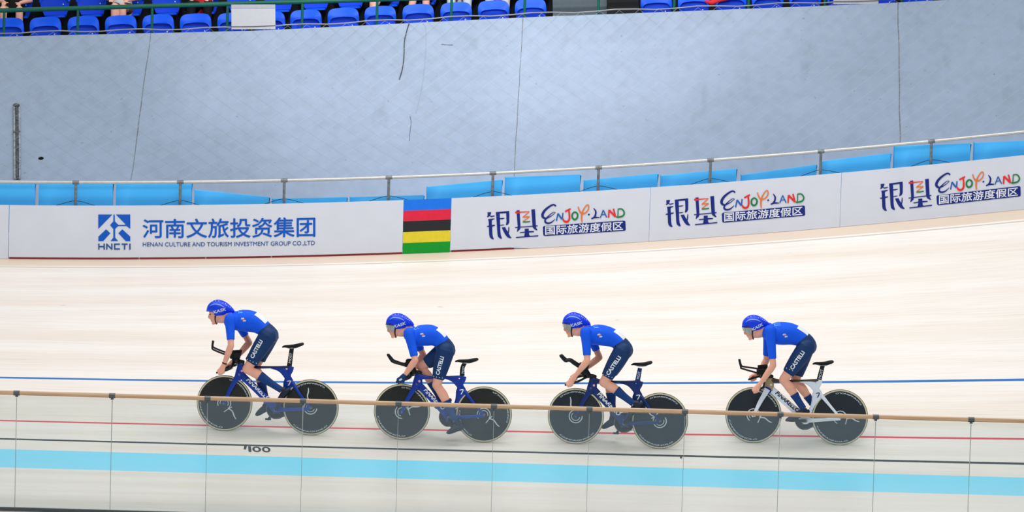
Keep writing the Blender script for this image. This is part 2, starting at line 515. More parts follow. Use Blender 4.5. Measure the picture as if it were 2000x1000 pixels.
# maroon base strips below the left boards
for k, (a, c) in enumerate(((18, 272), (273, 402), (403, 530), (531, 787), (881, 1005))):
    x0, x1 = at_board(a, 500)[0], at_board(c, 500)[0]
    mb = MB(); V, F = [], []; n = 8
    for i in range(n+1):
        x = x0+(x1-x0-0.01)*i/n
        for h, off in ((0.0, -0.003), (0.0275, -0.003), (0.0275, -0.02), (0.0, -0.02)): V.append(B(x, h, off))
    for i in range(n):
        for j in range(4): F.append((4*i+j, 4*i+(j+1) % 4, 4*i+4+(j+1) % 4, 4*i+4+j))
    F += [(0, 1, 2, 3), (4*n, 4*n+1, 4*n+2, 4*n+3)]
    mb.add((V, F)); o = mb.build('base_strip', maroon, smooth=False)
    tag(o, ['dark maroon strip under the board emblem at left', 'dark maroon strip under the first half of the blue lettering', 'dark maroon strip under the second half of the blue lettering',
            'dark maroon strip under the blank end of the board left of the colour stripes', 'short dark maroon strip right of the colour stripes'][k], 'strip', 'base strips')
# emblem and lettering, long board
em = mat('sign_blue', (0, 86, 190), 0.45); em2 = mat('sign_grey_blue', (36, 84, 148), 0.45)
f = via(180, 405, 11.11)
E1 = [[(133, 155), (440, 155), (133, 470)], [(515, 155), (828, 155), (828, 465), (745, 405), (565, 405), (545, 380), (700, 380), (730, 370)],
      [(462, 155), (490, 155), (495, 305), (565, 375), (565, 405), (500, 465), (500, 655), (565, 730), (400, 730), (460, 655), (460, 465), (388, 385), (460, 305)],
      [(305, 475), (395, 560), (240, 732), (135, 732), (135, 635)], [(655, 475), (828, 635), (828, 732), (730, 732), (570, 560)]]
mb_v, mb_f = [], []
for pl in E1:
    k = len(mb_v); mb_v += pl; mb_f.append(tuple(range(k, k+len(pl))))
flat_on_board(b1, 'emblem', mb_v, mb_f, f, em)
st = [[(147, 785), (147, 918)], [(262, 785), (262, 918)], [(147, 851), (262, 851)], [(318, 918), (318, 785)], [(318, 800), (425, 905)], [(428, 918), (428, 785)],
      [(605, 798), (490, 798)], [(490, 785), (490, 918)], [(490, 903), (605, 903)], [(640, 798), (770, 798)], [(705, 798), (705, 918)], [(820, 785), (820, 918)]]
mb_v, mb_f, mb_r = [], [], []
for q_, s in enumerate(st):
    v, ff = ribbon(s, 30, 1); k = len(mb_v); mb_v += v; mb_r += [q_*0.6]*len(v); mb_f += [tuple(i+k for i in q) for q in ff]
flat_on_board(b1, 'emblem_lettering', mb_v, mb_f, f, em2, 0.004, mb_r)
v, ff = bold(text_shape('河南文旅投资集团'), 0.0016, 0.014)
flat_on_board(b1, 'chinese_lettering', v, ff, quad((279, 428), (615.5, 423.5), (615.5, 462), (279, 464.5)), em)
v, ff = bold(text_shape('HENAN CULTURE AND TOURISM INVESTMENT GROUP CO.,LTD'), 0.0002, 0.01)
flat_on_board(b1, 'english_lettering', v, ff, quad((279, 473.2), (615, 470.2), (615, 479.8), (279, 482.6)), em2)
# the multicolour logo, drawn once in photo pixels on its first board
navy = mat('logo_navy', (14, 36, 122), 0.45); red = mat('logo_red', (222, 46, 48), 0.45); grn = mat('logo_green', (18, 122, 62), 0.45)
org = mat('logo_orange', (226, 116, 54), 0.45); lbl = mat('logo_blue', (36, 92, 176), 0.45); whl = mat('logo_white', (222, 226, 236), 0.45)
O = 1222.2
LOGO = [
 ('emblem_lettering', navy, [('p', [(135, 275), (215, 270), (212, 305), (190, 340), (215, 352), (292, 340), (288, 362), (215, 378), (182, 355), (150, 378), (122, 376), (138, 345)]),
   ('p', [(148, 420), (290, 405), (288, 420), (232, 445), (228, 475), (232, 548), (300, 545), (296, 565), (236, 585), (242, 740), (250, 800), (272, 850), (268, 862), (225, 852), (185, 815), (172, 760), (165, 592), (122, 592), (122, 575), (165, 560), (160, 470)]),
   ('p', [(316, 270), (606, 244), (610, 350), (608, 490), (585, 535), (540, 555), (535, 540), (548, 470), (540, 290), (400, 300), (408, 480), (415, 700), (425, 770), (448, 835), (440, 850), (400, 838), (362, 800), (350, 740), (335, 500)]),
   ('r', [(400, 412), (460, 408), (505, 400)], [22, 26, 10]), ('r', [(405, 556), (460, 552), (500, 545)], [16, 20, 10]),
   ('p', [(442, 602), (520, 596), (545, 650), (580, 700), (590, 590), (608, 590), (610, 660), (602, 700), (595, 730), (625, 790), (660, 830), (620, 836), (570, 815), (530, 770), (500, 720)]),
   ('p', [(762, 235), (830, 228), (850, 575), (845, 635), (790, 690), (772, 690), (790, 600), (770, 300)]), ('p', [(1085, 212), (1165, 205), (1185, 560), (1190, 610), (1222, 660), (1190, 662), (1140, 630), (1112, 585)]),
   ('p', [(735, 595), (1222, 556), (1222, 578), (735, 614)]), ('p', [(942, 632), (1030, 626), (1030, 680), (1145, 682), (1140, 706), (1035, 712), (1040, 770), (1075, 790), (930, 800), (945, 715), (840, 724), (838, 704), (945, 690)]),
   ('p', [(752, 808), (1240, 770), (1235, 796), (755, 830)])]),
 ('zigzag_mark', red, [('r', [(735, 275), (800, 278), (845, 268)], [36, 44, 30]), ('r', [(840, 270), (940, 266), (1045, 256)], [20, 20, 10])]),
 ('zigzag_mark', org, [('l', [(1040, 262), (915, 370)], 22), ('l', [(895, 378), (1050, 368)], 24), ('l', [(1050, 370), (905, 470)], 20)]),
 ('zigzag_mark', grn, [('r', [(900, 480), (980, 482), (1060, 470)], [30, 26, 26])]),
 ('script_letter', navy, [('r', [(O+400, 140), (O+340, 108), (O+240, 160), (O+150, 240), (O+105, 330), (O+130, 390), (O+200, 400), (O+300, 350), (O+375, 290), (O+372, 275), (O+320, 285), (O+240, 350), (O+175, 420), (O+165, 480), (O+220, 510), (O+300, 490), (O+380, 420)],
                                    [34, 34, 42, 52, 58, 48, 28, 16, 12, 12, 16, 22, 34, 40, 38, 28, 10])]),
 ('script_dot', navy, [('r', [(O+1092, 328), (O+1130, 318)], [26, 36])]),
 ('script_letter', navy, [('r', [(O+1215, 185), (O+1260, 250), (O+1255, 330), (O+1215, 390), (O+1165, 412)], [14, 34, 38, 34, 26]), ('r', [(O+1180, 405), (O+1250, 385), (O+1345, 390)], [20, 34, 18])]),
 ('script_letter', lbl, [('l', [(O+410, 460), (O+440, 300)], 28), ('l', [(O+440, 300), (O+530, 425)], 36), ('l', [(O+535, 425), (O+548, 285)], 28)]),
 ('script_letter', lbl, [('l', [(O+1360, 390), (O+1425, 225)], 24), ('l', [(O+1425, 225), (O+1500, 385)], 24), ('l', [(O+1385, 330), (O+1480, 318)], 20)]),
 ('script_letter', red, [('r', [(O+595, 260), (O+660, 225), (O+720, 195)], [34, 36, 30]), ('r', [(O+680, 235), (O+690, 340), (O+685, 430), (O+640, 478), (O+580, 465), (O+545, 410)], [36, 38, 42, 46, 44, 30])]),
 ('script_letter', red, [('l', [(O+1540, 390), (O+1550, 220)], 34), ('l', [(O+1550, 225), (O+1690, 370)], 42), ('l', [(O+1690, 370), (O+1645, 195)], 34)]),
 ('script_letter', grn, [('r', [(O+810, 262), (O+755, 310), (O+755, 390), (O+805, 430), (O+860, 390), (O+866, 310), (O+810, 262)], [34, 34, 38, 40, 38, 34, 34])]),
 ('script_letter', grn, [('r', [(O+1745, 210), (O+1745, 300), (O+1738, 372)], 22), ('r', [(O+1740, 205), (O+1830, 205), (O+1880, 280), (O+1850, 350), (O+1760, 378), (O+1700, 375)], [24, 28, 32, 34, 34, 24])]),
 ('script_letter', org, [('r', [(O+880, 150), (O+905, 230), (O+950, 290), (O+1030, 290), (O+1100, 210), (O+1105, 130), (O+1070, 115), (O+1010, 190), (O+965, 290), (O+955, 400), (O+965, 490)], [22, 28, 34, 26, 26, 24, 24, 26, 34, 34, 22])]),
]
BOX = [(O+112, 600), (O+120, 585), (O+140, 572), (O+1860, 452), (O+1890, 456), (O+1905, 475), (O+1912, 640), (O+1905, 665), (O+1880, 676), (O+165, 788), (O+135, 780), (O+122, 760)]
f1 = via(940, 390, 11.11)
def logo(root, dx, dh):
    g = lambda a, c: (f1(a, c)[0]+dx, f1(a, c)[1]+dh)
    for i, (nm, m, shapes) in enumerate(LOGO):
        VV, FF, RR = [], [], []
        for q_, s in enumerate(shapes):
            if s[0] == 'p': v, ff = poly2(s[1])
            elif s[0] == 'l': v, ff = ribbon(s[1], s[2], 1)
            else: v, ff = ribbon(s[1], s[2], 5)
            k = len(VV); VV += v; FF += [tuple(j+k for j in q) for q in ff]; RR += [q_*0.35+1.6*j/len(v) for j in range(len(v))]
        flat_on_board(root, nm, VV, FF, g, m, 0.004+(0.0012 if i else 0)+0.0002*i, RR)
    bx = flat_on_board(root, 'lettering_box', *poly2(BOX), g, navy, 0.004)
    v, ff = bold(text_shape('国际旅游度假区'), 0.0025, 0.018)
    q = quad((1050+168/11.11, 390+572/11.11), (1050+1850/11.11, 390+470/11.11), (1050+1850/11.11, 390+655/11.11), (1050+168/11.11, 390+765/11.11))
    flat_on_board(root, 'box_lettering', v, ff, lambda u, w: (q(u, w)[0]+dx, q(u, w)[1]+dh), whl, 0.006)
r1 = at_board(950.6, 467); r2 = at_board(1299.6, 443.2); r3 = at_board(1718, 411.5)
hb = at_board(964, 467)[1]
logo(b3, 0, 0)
logo(b4, at_board(1299.6, 420)[0]-at_board(950.6, 440)[0], at_board(1313, 443)[1]-hb)
logo(b5, at_board(1718.0, 390)[0]-at_board(950.6, 440)[0], at_board(1731, 411.5)[1]-hb)

# ------------------------------------------------------------------ steel guard rail above the boards
rail_m = mat('galvanised_steel', (200, 200, 196), 0.35, 0.35, var=0.06)
post_m = mat('dull_post_steel', (126, 130, 132), 0.5, 0.5, var=0.3, scale=25)
wire_m = mat('black_wire', (28, 34, 44), 0.6)
root = empty('guard_rail', B(0, 0, -0.08))
tag(root, 'long white steel pipe guard rail on posts above the advertising boards', 'railing')
RD = -0.10
pts = [B(-14+0.35*k, 1.055, RD)-root.location for k in range(81)]
mb = MB(); mb.add(loft(pts, 0.023, seg=10, n=1, ref=(0, 0, 1))); mb.build('rail', rail_m, root)
for px in (-57, 148, 352, 555, 759, 962, 1168, 1386, 1601, 1816, 2035):
    x = at_board(px, 370, 0.1)[0]
    mb = MB(); mb.add(loft([B(x, 0.55, RD)-root.location, B(x, 1.05, RD)-root.location], 0.019, seg=8, n=1, ref=(1, 0, 0)))
    mb.add(loft([B(x-.045, 1.055, RD)-root.location, B(x+.045, 1.055, RD)-root.location], 0.028, seg=10, n=1, ref=(0, 0, 1)))
    p = mb.build('post', post_m, root)
    for s in (-1, 1):
        w = MB(); w.add(loft([B(x+s*0.02, 0.80, RD-.02)-root.location, B(x+s*0.1, 0.785, RD-.02)-root.location, B(x+s*0.27, 0.735, RD-.02)-root.location], 0.004, seg=5, n=4, ref=(0, 0, 1)))
        w.build('tie_wire', wire_m, p)

# ------------------------------------------------------------------ light blue pads leaning behind the rail
pad_m = mat('light_blue_vinyl', (72, 186, 255), 0.45, var=0.04, scale=4)
pad_d = mat('pad_edge_blue', (34, 120, 196), 0.5)
PADS = [
 (-70, 70, 358, 358, 'light blue pad at the far left end of the row behind the rail'),
 (75, 222, 358, 358, 'light blue pad behind the first rail post from left'),
 (226, 376, 357, 357, 'light blue pad above the blue emblem, behind the second rail post'),
 (379, 527, 370, 385, 'light blue pad with drooping top above the left half of the blue lettering'),
 (530, 679, 388, 385, 'low light blue pad above the right end of the blue lettering'),
 (682, 829, 385, 381, 'low light blue pad right of the one above the lettering end, above the colour stripes'),
 (832, 982, 365, 351, 'light blue pad standing just right of the colour stripes'),
 (985, 1135, 346, 341, 'tall light blue pad above the left multicolour logo'),
 (1139, 1286, 352, 339, 'light blue pad above the right end of the left multicolour logo'),
 (1289, 1440, 343, 329, 'light blue pad above the left half of the middle multicolour logo'),
 (1446, 1596, 342, 321, 'low light blue pad above the right end of the middle multicolour logo'),
 (1600, 1741, 315, 299, 'light blue pad left of the tallest pads at the right'),
 (1745, 1897, 285, 280, 'tall light blue pad above the start of the right multicolour logo'),
 (1901, 2060, 279, 272, 'light blue pad at the right edge of the row'),
]
for (pa_, pb_, ya, yb, lab) in PADS:
    DY = 0.26
    xa, ha = at_board(pa_, ya, DY); xb, hb_ = at_board(pb_, yb, DY)
    loc = B((xa+xb)/2, 0.3, -DY); r = empty('padded_panel', loc)
    tag(r, lab, 'pad', 'light blue pads behind the rail')
    def slab(x0, x1, d0, d1, fa, fb, grow=0.0):
        V, F = [], []; n = 5
        for i in range(n+1):
            s = i/n; x = x0+(x1-x0)*s
            h = (ha+(hb_-ha)*((x-xa)/(xb-xa)))
            lo = 0.35
            for hh, off in ((lo, d0), (h, d0), (h, d1), (lo, d1)): V.append(B(x, hh, -DY-off)-loc)
        for i in range(n):
            for j in range(4): F.append((4*i+j, 4*i+(j+1) % 4, 4*i+4+(j+1) % 4, 4*i+4+j))
        return V, F+[(0, 1, 2, 3), (4*n, 4*n+1, 4*n+2, 4*n+3)]
    mb = MB(); mb.add(slab(xa+0.008, xb-0.008, 0.0, 0.05, 0, 0)); mb.build('cover', pad_m, r, bevel=0.008)
    mb = MB(); hh = lambda x: ha+(hb_-ha)*(x-xa)/(xb-xa)
    mb.add(loft([B(xb-0.006, 0.4, -DY-0.01)-loc, B(xb-0.006-0.02*(hh(xb)-0.4), hh(xb)*0.6+0.16, -DY-0.01)-loc, B(xb-0.002, hh(xb)-0.012, -DY-0.01)-loc], 0.007, seg=6, n=4, ref=(1, 0, 0)))
    mb.build('edge_strap', wire_m if (pa_ % 2) else pad_d, r)
# ------------------------------------------------------------------ track bicycles
PX = 1/166.0
RW = 0.336
tan_m = mat('tan_sidewall', (206, 196, 164), 0.6); tread_m = mat('tyre_tread', (64, 62, 56), 0.7)
disc_m = mat('carbon_disc', (38, 38, 37), 0.32, var=0.12, scale=5); disc2_m = mat('carbon_disc_blue', (36, 42, 50), 0.3, var=0.15, scale=4)
mark_m = mat('disc_marking', (206, 212, 214), 0.4)
black_m = mat('carbon_black', (20, 21, 23), 0.38); blackm_m = mat('rubber_black', (16, 16, 17), 0.7)
steel_m = mat('chain_steel', (120, 122, 124), 0.35, 0.8)
white_m = mat('lettering_white', (236, 238, 242), 0.45)
dark_l = mat('lettering_dark', (44, 46, 60), 0.45)
class Rig:
    """local frame of one bicycle: origin at the front tyre contact, x to the rear, y away from the camera, z up"""
    def __init__(s, fc, rc):
        fc, rc = Vector(fc), Vector(rc)
        X = (rc-fc); s.wb = X.length; X.normalize()
        Y = Vector((0, 0, 1)).cross(X).normalized(); Z = X.cross(Y)
        s.M = Matrix(((X.x, Y.x, Z.x, fc.x), (X.y, Y.y, Z.y, fc.y), (X.z, Y.z, Z.z, fc.z), (0, 0, 0, 1)))
        s.Mi = s.M.inverted(); s.c = s.Mi @ CAM
    def P(s, px, py, v=0.0):
        d = (s.Mi.to_3x3() @ ray(px, py)); t = (v-s.c.y)/d.y
        return s.c+d*t
def project(target, V2, F2, name, m, parent, off=0.0025, flip=False):
    """lay flat letter outlines (points in local x,z) onto the camera-side skin of target"""
    me = target.data
    bvh = BVHTree.FromPolygons([v.co for v in me.vertices], [tuple(p.vertices) for p in me.polygons])
    V = []; ok = []
    for (x, z), k_ in zip(V2, lay(V2, F2)):
        h = bvh.ray_cast(Vector((x, -2, z)), Vector((0, 1, 0)))
        if h[0] is None: V.append(Vector((x, 0, z))); ok.append(False)
        else:
            n = h[1] if h[1].y < 0 else -h[1]
            V.append(h[0]+n*off*.3+Vector((0, -off*.8-0.0005*k_, 0))); ok.append(True)
    F = [f for f in F2 if all(ok[i] for i in f)]
    if not F: return None
    mb = MB(); mb.add((V, F)); o = mb.build(name, m, parent, smooth=False, fix=False)
    return o
def along(rig, A, Bp, hpx, v=0.0, skew=0.0):
    """unit text square -> local (x, z): baseline from photo point A to B, height in pixels"""
    a, c = rig.P(*A, v), rig.P(*Bp, v); d = Vector((c.x-a.x, c.z-a.z)); n = Vector((-d.y, d.x)).normalized()*hpx*PX
    return lambda u, w: (a.x+d.x*u+n.x*w+d.x*skew*w, a.z+d.y*u+n.y*w+d.y*skew*w)
WHEEL = {}
def wheel_mesh():
    tyre = MB(); n = 64
    V, F, MI = [], [], []
    sec = [(0.313, 0.010, 0), (0.318, 0.0125, 0), (0.3245, 0.0130, 0), (0.3300, 0.0105, 1), (0.3352, 0.0062, 1), (0.3362, 0.0, 1)]
    sec = sec+[(r, -y, k) for r, y, k in reversed(sec[:-1])]
    m = len(sec)
    for i in range(n):
        a = 2*pi*i/n
        for r, y, k in sec: V.append((r*cos(a), y, r*sin(a)))
    for i in range(n):
        for j in range(m):
            F.append((i*m+j, i*m+(j+1) % m, ((i+1) % n)*m+(j+1) % m, ((i+1) % n)*m+j)); MI.append(1 if (sec[j][2] and sec[(j+1) % m][2]) else 0)
    tyre.v, tyre.f, tyre.mi = V, F, MI
    disc = MB(); V, F = [], []
    prof = [(0.02, 0.030), (0.06, 0.029), (0.16, 0.021), (0.26, 0.0135), (0.292, 0.0125), (0.3135, 0.0115)]
    n = 72; m = len(prof)
    for sgn in (-1, 1):
        k0 = len(V)
        for i in range(n):
            a = 2*pi*i/n
            for r, y in prof: V.append((r*cos(a), sgn*y, r*sin(a)))
        for i in range(n):
            for j in range(m-1): F.append((k0+i*m+j, k0+i*m+j+1, k0+((i+1) % n)*m+j+1, k0+((i+1) % n)*m+j))
        F.append(tuple(k0+i*m for i in range(n)))
    for i in range(n):
        a, c = i*m+m-1, ((i+1) % n)*m+m-1; F.append((a, c, c+n*m, a+n*m))
    disc.v, disc.f, disc.mi = V, F, [0]*len(F)
    hub = MB(); hub.add(loft([(0, -0.062, 0), (0, 0.062, 0)], 0.0085, seg=12, n=1, ref=(1, 0, 0))); hub.add(loft([(0, -0.032, 0), (0, 0.032, 0)], 0.02, seg=16, n=1, ref=(1, 0, 0)))
    return tyre, disc, hub
def disc_y(r):
    prof = [(0.0, 0.030), (0.06, 0.029), (0.16, 0.021), (0.26, 0.0135), (0.292, 0.0125), (0.3135, 0.0115)]
    for (a, ya), (c, yc) in zip(prof, prof[1:]):
        if r <= c: return ya+(yc-ya)*(r-a)/(c-a)
    return 0.0115
def make_wheel(parent, name, center, rot, swirl, dm):
    w = empty(name); w.parent = parent; w.location = center
    tyre, disc, hub = wheel_mesh()
    if 'd' not in WHEEL:
        WHEEL['t'] = tyre.build('tyre', [tan_m, tread_m], w); WHEEL['d'] = True
        WHEEL['disc'] = {}
        WHEEL['h'] = hub.build('axle', steel_m, w)
    else:
        for k in ('t', 'h'):
            c = WHEEL[k].copy(); COL.objects.link(c); c.parent = w
    if dm.name not in WHEEL['disc']: WHEEL['disc'][dm.name] = disc.build('disc_cover', dm, w)
    else:
        c = WHEEL['disc'][dm.name].copy(); COL.objects.link(c); c.parent = w
    def put(V, F, nm):
        mb = MB(); VV = []
        for (x, z), k_ in zip(V, lay(V, F)):
            r = hypot(x, z); VV.append((x, -disc_y(r)-0.0012-0.0004*k_, z))
        mb.add((VV, F)); return mb.build(nm, mark_m, w, smooth=False, fix=False)
    def arc_text(body, r, a0, span, h):
        v, f = bold(text_shape(body, 0, 2, 0.35), 0.004, 0.03)
        V = []
        for u, q in v:
            a = a0+span*u; rr = r+h*q if span < 0 else r-h*q+h
            V.append((rr*cos(a), rr*sin(a)))
        return put(V, f, 'rim_lettering')
    # lettering reads along the rim, lower half: baseline outside
    arc_text('CAMPAGNOLO', 0.283, rot+radians(-168), radians(88), 0.016)
    arc_text('CAMPAGNOLO', 0.283, rot+radians(22), radians(70), 0.016)
    # swirl emblem round the hub
    VV, FF = [], []
    def add(vf):
        k = len(VV); VV.extend(vf[0]); FF.extend([tuple(i+k for i in q) for q in vf[1]])
    R = lambda x, z: (x*cos(swirl)-z*sin(swirl), x*sin(swirl)+z*cos(swirl))
    add(ribbon([R(0.078*cos(t), 0.078*sin(t)) for t in [radians(40+15*k) for k in range(18)]], 0.011, 2))
    add(ribbon([R(0.05*cos(t), 0.05*sin(t)) for t in [radians(60+20*k) for k in range(12)]], 0.008, 2))
    add(ribbon([R(0.078*cos(radians(40)), 0.078*sin(radians(40))), R(0.09, 0.10), R(0.15, 0.125), R(0.185, 0.15)], [0.011, 0.014, 0.014, 0.008], 4))
    add(ribbon([R(0.04, 0.095), R(0.07, 0.045), R(0.105, 0.0)], 0.010, 3))
    put(VV, FF, 'disc_emblem')
    return w
def make_bike(cfg):
    rig = Rig(cfg['fc'], cfg['rc']); root = empty('track_bicycle', M=rig.M)
    tag(root, cfg['label'], 'bicycle', 'bicycles of the racing line'); rig.root = root
    wb = rig.wb; zs = cfg['zs']
    def Fp(dx, dy, v=0): return Vector((dx*PX, v, RW-dy*PX*(zs if dy < 0 else 1)))
    def Rp(dx, dy, v=0): return Vector((wb+dx*PX, v, RW-dy*PX*(zs if dy < 0 else 1)))
    bb = rig.P(*cfg['bb'], 0); rig.bb = bb
    fm, top_m, fork_m = cfg['frame'], cfg['toptube'], cfg['fork']
    frame = MB()
    # down tube
    d0, d1 = Fp(33, -57), bb+Vector((-0.02, 0, 0.03))
    frame.add(loft([d0, d0.lerp(d1, 0.5), d1], [0.043, 0.041, 0.05], [0.017, 0.018, 0.02], seg=16, n=4, power=2.6))
    frame.add(loft([d1+Vector((-0.015, 0, 0.012)), bb, bb+Vector((0.045, 0, 0.012))], [0.045, 0.05, 0.03], [0.022, 0.033, 0.02], seg=16, n=4, cap='round'))
    # seat tube hugging the rear wheel, widening to the seat cluster
    st = [Rp(-42.5, -79.5), Rp(-44, -72), Rp(-47.5, -61), Rp(-46.5, -46), Rp(-52.5, -29), Rp(-57.5, -17), bb+Vector((0.005, 0, 0.02))]
    frame.add(loft(st, [0.036, 0.036, 0.033, 0.062, 0.032, 0.024, 0.035], [0.0145, 0.015, 0.015, 0.016, 0.013, 0.012, 0.02], seg=16, n=5, power=2.4))
    frame.add(loft([Rp(-84, -75.3), Rp(-68, -73.5), Rp(-56.5, -68.5), Rp(-50, -60), Rp(-47.5, -50)], [0.010, 0.026, 0.042, 0.040, 0.03], [0.012, 0.0135, 0.014, 0.0145, 0.015], seg=14, n=5, power=2.4))
    # seat and chain stays
    for s in (-1, 1):
        frame.add(loft([Rp(-42, -50, s*0.006), Rp(-33, -40, s*0.028), Rp(-20, -24, s*0.046), Rp(0, 0, s*0.054)], [0.024, 0.021, 0.016, 0.014], [0.010, 0.008, 0.007, 0.006], seg=12, n=5))
        frame.add(loft([bb+Vector((0.02, s*0.022, 0.0)), bb.lerp(Rp(0, 0), 0.35)+Vector((0, s*0.040, -0.006)), Rp(0, 2, s*0.054)], [0.028, 0.022, 0.018], [0.011, 0.008, 0.006], seg=12, n=5, cap='round'))
    fr = frame.build('frame', fm, root)
    tt = MB()
    tt.add(loft([Fp(33, -75.5), Fp(45, -74.5), Fp(60, -73.8)], [0.040, 0.024, 0.016], [0.021, 0.018, 0.016], seg=14, n=4, power=2.4))
    tt.add(loft([Fp(55, -74), Rp(-75, -76.5), Rp(-56, -77.5), Rp(-42, -78.5)], [0.018, 0.0135, 0.0165, 0.018], [0.017, 0.016, 0.015, 0.014], seg=14, n=4, power=2.6))
    t_o = tt.build('top_tube', top_m, root)
    hd = MB(); hd.add(loft([Fp(31, -80), Fp(30.5, -72), Fp(29.5, -63), Fp(28.5, -54)], [0.046, 0.050, 0.058, 0.062], [0.021, 0.022, 0.023, 0.025], seg=16, n=4, power=2.4))
    h_o = hd.build('head_tube', cfg['head'], root)
    fk = MB(); 
    fk.add(loft([Fp(29, -60), Fp(26.5, -54)], [0.058, 0.05], [0.024, 0.045], seg=16, n=4, cap='round'))
    fork = fk.build('fork_crown', cfg['crown'], root)
    for s in (-1, 1):
        b_ = MB(); b_.add(loft([Fp(26, -57, s*0.036), Fp(20.5, -46, s*0.047), Fp(11, -27, s*0.051), Fp(0, 0, s*0.055)], [0.036, 0.030, 0.025, 0.015], [0.010, 0.009, 0.008, 0.006], seg=14, n=5, power=2.3))
        b_.add(loft([Fp(-3, 1, s*0.0555), Fp(3, -1, s*0.0555)], [0.016, 0.016], [0.006, 0.006], seg=12, n=2, cap='round'))
        b_.build('fork_blade', fork_m, root)
    # lettering
    v, f = bold(text_shape('PINARELLO', 0, 2, 0.5), 0.007, 0.045)
    g = along(rig, *cfg['pin'], 8.6, -0.02, skew=0.02); q = project(fr, [g(*p) for p in v], f, 'frame_lettering', cfg['pinm'], fr)
    v, f = ribbon([(-0.02, 0.022), (0.012, 0.03), (0.022, 0.022), (0.004, -0.018), (-0.004, -0.026)], [0.008, 0.011, 0.011, 0.012, 0.006], 4)
    c = Rp(-46, -46); project(fr, [(c.x+x, c.z+z) for x, z in v], f, 'seat_tube_emblem', cfg['pinm'], fr)
    v, f = ribbon([(0.018*cos(t), 0.018*sin(t)) for t in [2*pi*k/16 for k in range(17)]], 0.012, 1); v2, f2 = poly2([(0.014*cos(2*pi*k/12), 0.014*sin(2*pi*k/12)) for k in range(12)])
    c = Fp(41, -69) if False else Fp(33, -66)
    project(h_o, [(c.x+x, c.z+z) for x, z in v2], f2, 'head_badge', cfg['badge'], h_o)
    # wheels
    make_wheel(root, 'front_wheel', (0, 0, RW), cfg['rot'][0], cfg['swirl'][0], cfg['disc'])
    make_wheel(root, 'rear_wheel', (wb, 0, RW), cfg['rot'][1], cfg['swirl'][1], cfg['disc'])
    # drive train
    ch = MB(); n = 40; V, F = [], []
    for y in (0.052, 0.056):
        for i in range(n): a = 2*pi*i/n; V.append((bb.x+0.121*cos(a), y, bb.z+0.121*sin(a)))
    F = [tuple(range(n)), tuple(range(n, 2*n))]+[(i, (i+1) % n, n+(i+1) % n, n+i) for i in range(n)]
    ch.add((V, F)); cr_o = ch.build('chainring', mat('chainring_black', (36, 38, 40), 0.35, 0.3), root)
    for k in range(5):
        a = 2*pi*k/5+0.4; mb = MB(); mb.add(ball((bb.x+0.062*cos(a), 0.0505, bb.z+0.062*sin(a)), 0.008, 0.004, 0.008, 8, 6)); mb.build('ring_bolt', steel_m, cr_o)
    mb = MB(); 
    for y0 in (0.054,):
        top, bot = [], []
        rc = 0.036
        pts = [(bb.x-0.121*cos(t), bb.z+0.121*sin(t)) for t in [radians(-80+16*k) for k in range(11)]]+[(bb.x+0.02, bb.z+0.121)]
        loop = [(wb, RW+rc)]+[(wb+rc*cos(t), RW+rc*sin(t)) for t in [radians(70-20*k) for k in range(8)]]+[(wb, RW-rc)]
        path = [Vector((x, y0, z)) for x, z in loop]+[Vector((x, y0, z)) for x, z in pts]
        path.append(path[0])
        mb.add(loft(path, [0.005]*len(path), [0.003]*len(path), seg=6, n=1))
    mb.build('chain', steel_m, root)
    mb = MB(); mb.add(loft([(wb, 0.050, RW), (wb, 0.057, RW)], 0.034, seg=24, n=1, ref=(1, 0, 0))); mb.build('sprocket', steel_m, root)
    ped = {}
    for nm, s in (('near', -1), ('far', 1)):
        v = s*0.068; pp = rig.P(*cfg['ped'][nm], s*0.11)
        dirv = Vector((pp.x-bb.x, 0, pp.z-bb.z)).normalized()*0.168
        e = bb+dirv
        mb = MB(); mb.add(loft([Vector((bb.x, v, bb.z)), Vector((e.x, v+s*0.006, e.z))], [0.020, 0.013], [0.009, 0.007], seg=12, n=3, cap='round')); mb.build('crank_arm', black_m, root)
        mb = MB(); mb.add(loft([Vector((e.x, v, e.z)), Vector((e.x, s*0.14, e.z))], 0.008, seg=10, n=1, ref=(1, 0, 0))); mb.box(e.x-0.038, e.x+0.03, min(s*0.085, s*0.14), max(s*0.085, s*0.14), e.z-0.009, e.z+0.009); mb.build('pedal', blackm_m, root, bevel=0.003)
        ped[nm] = e
    mb = MB(); mb.add(loft([(bb.x, -0.075, bb.z), (bb.x, 0.075, bb.z)], 0.019, seg=16, n=1, ref=(1, 0, 0))); mb.build('crank_axle', steel_m, root)
    # seatpost and saddle
    sp = [rig.P(*q, 0) for q in cfg['post']]
    mb = MB(); mb.add(loft(sp, [0.030]+[0.026]*(len(sp)-1), [0.013]*len(sp), seg=14, n=4, power=2.4)); p_o = mb.build('seatpost', cfg['postm'], root)
    v, f = text_shape('MOST', 0, 2, 0.5); a, c = sp[0].lerp(sp[-1], 0.2), sp[0].lerp(sp[-1], 0.75); d = Vector((c.x-a.x, c.z-a.z)); nn = Vector((-d.y, d.x)).normalized()*0.03
    project(p_o, [(a.x-nn.x/2+d.x*u+nn.x*w, a.z-nn.y/2+d.y*u+nn.y*w) for u, w in v], f, 'seatpost_lettering', white_m, p_o)
    s0, s1 = rig.P(*cfg['saddle'][0], 0), rig.P(*cfg['saddle'][1], 0)
    mb = MB(); ax = s1-s0
    pts = [s0, s0+ax*0.12, s0+ax*0.35, s0+ax*0.6, s0+ax*0.82, s0+ax*0.97, s1]
    dz = [-0.006, 0, -0.004, -0.006, 0.0, 0.006, 0.003]
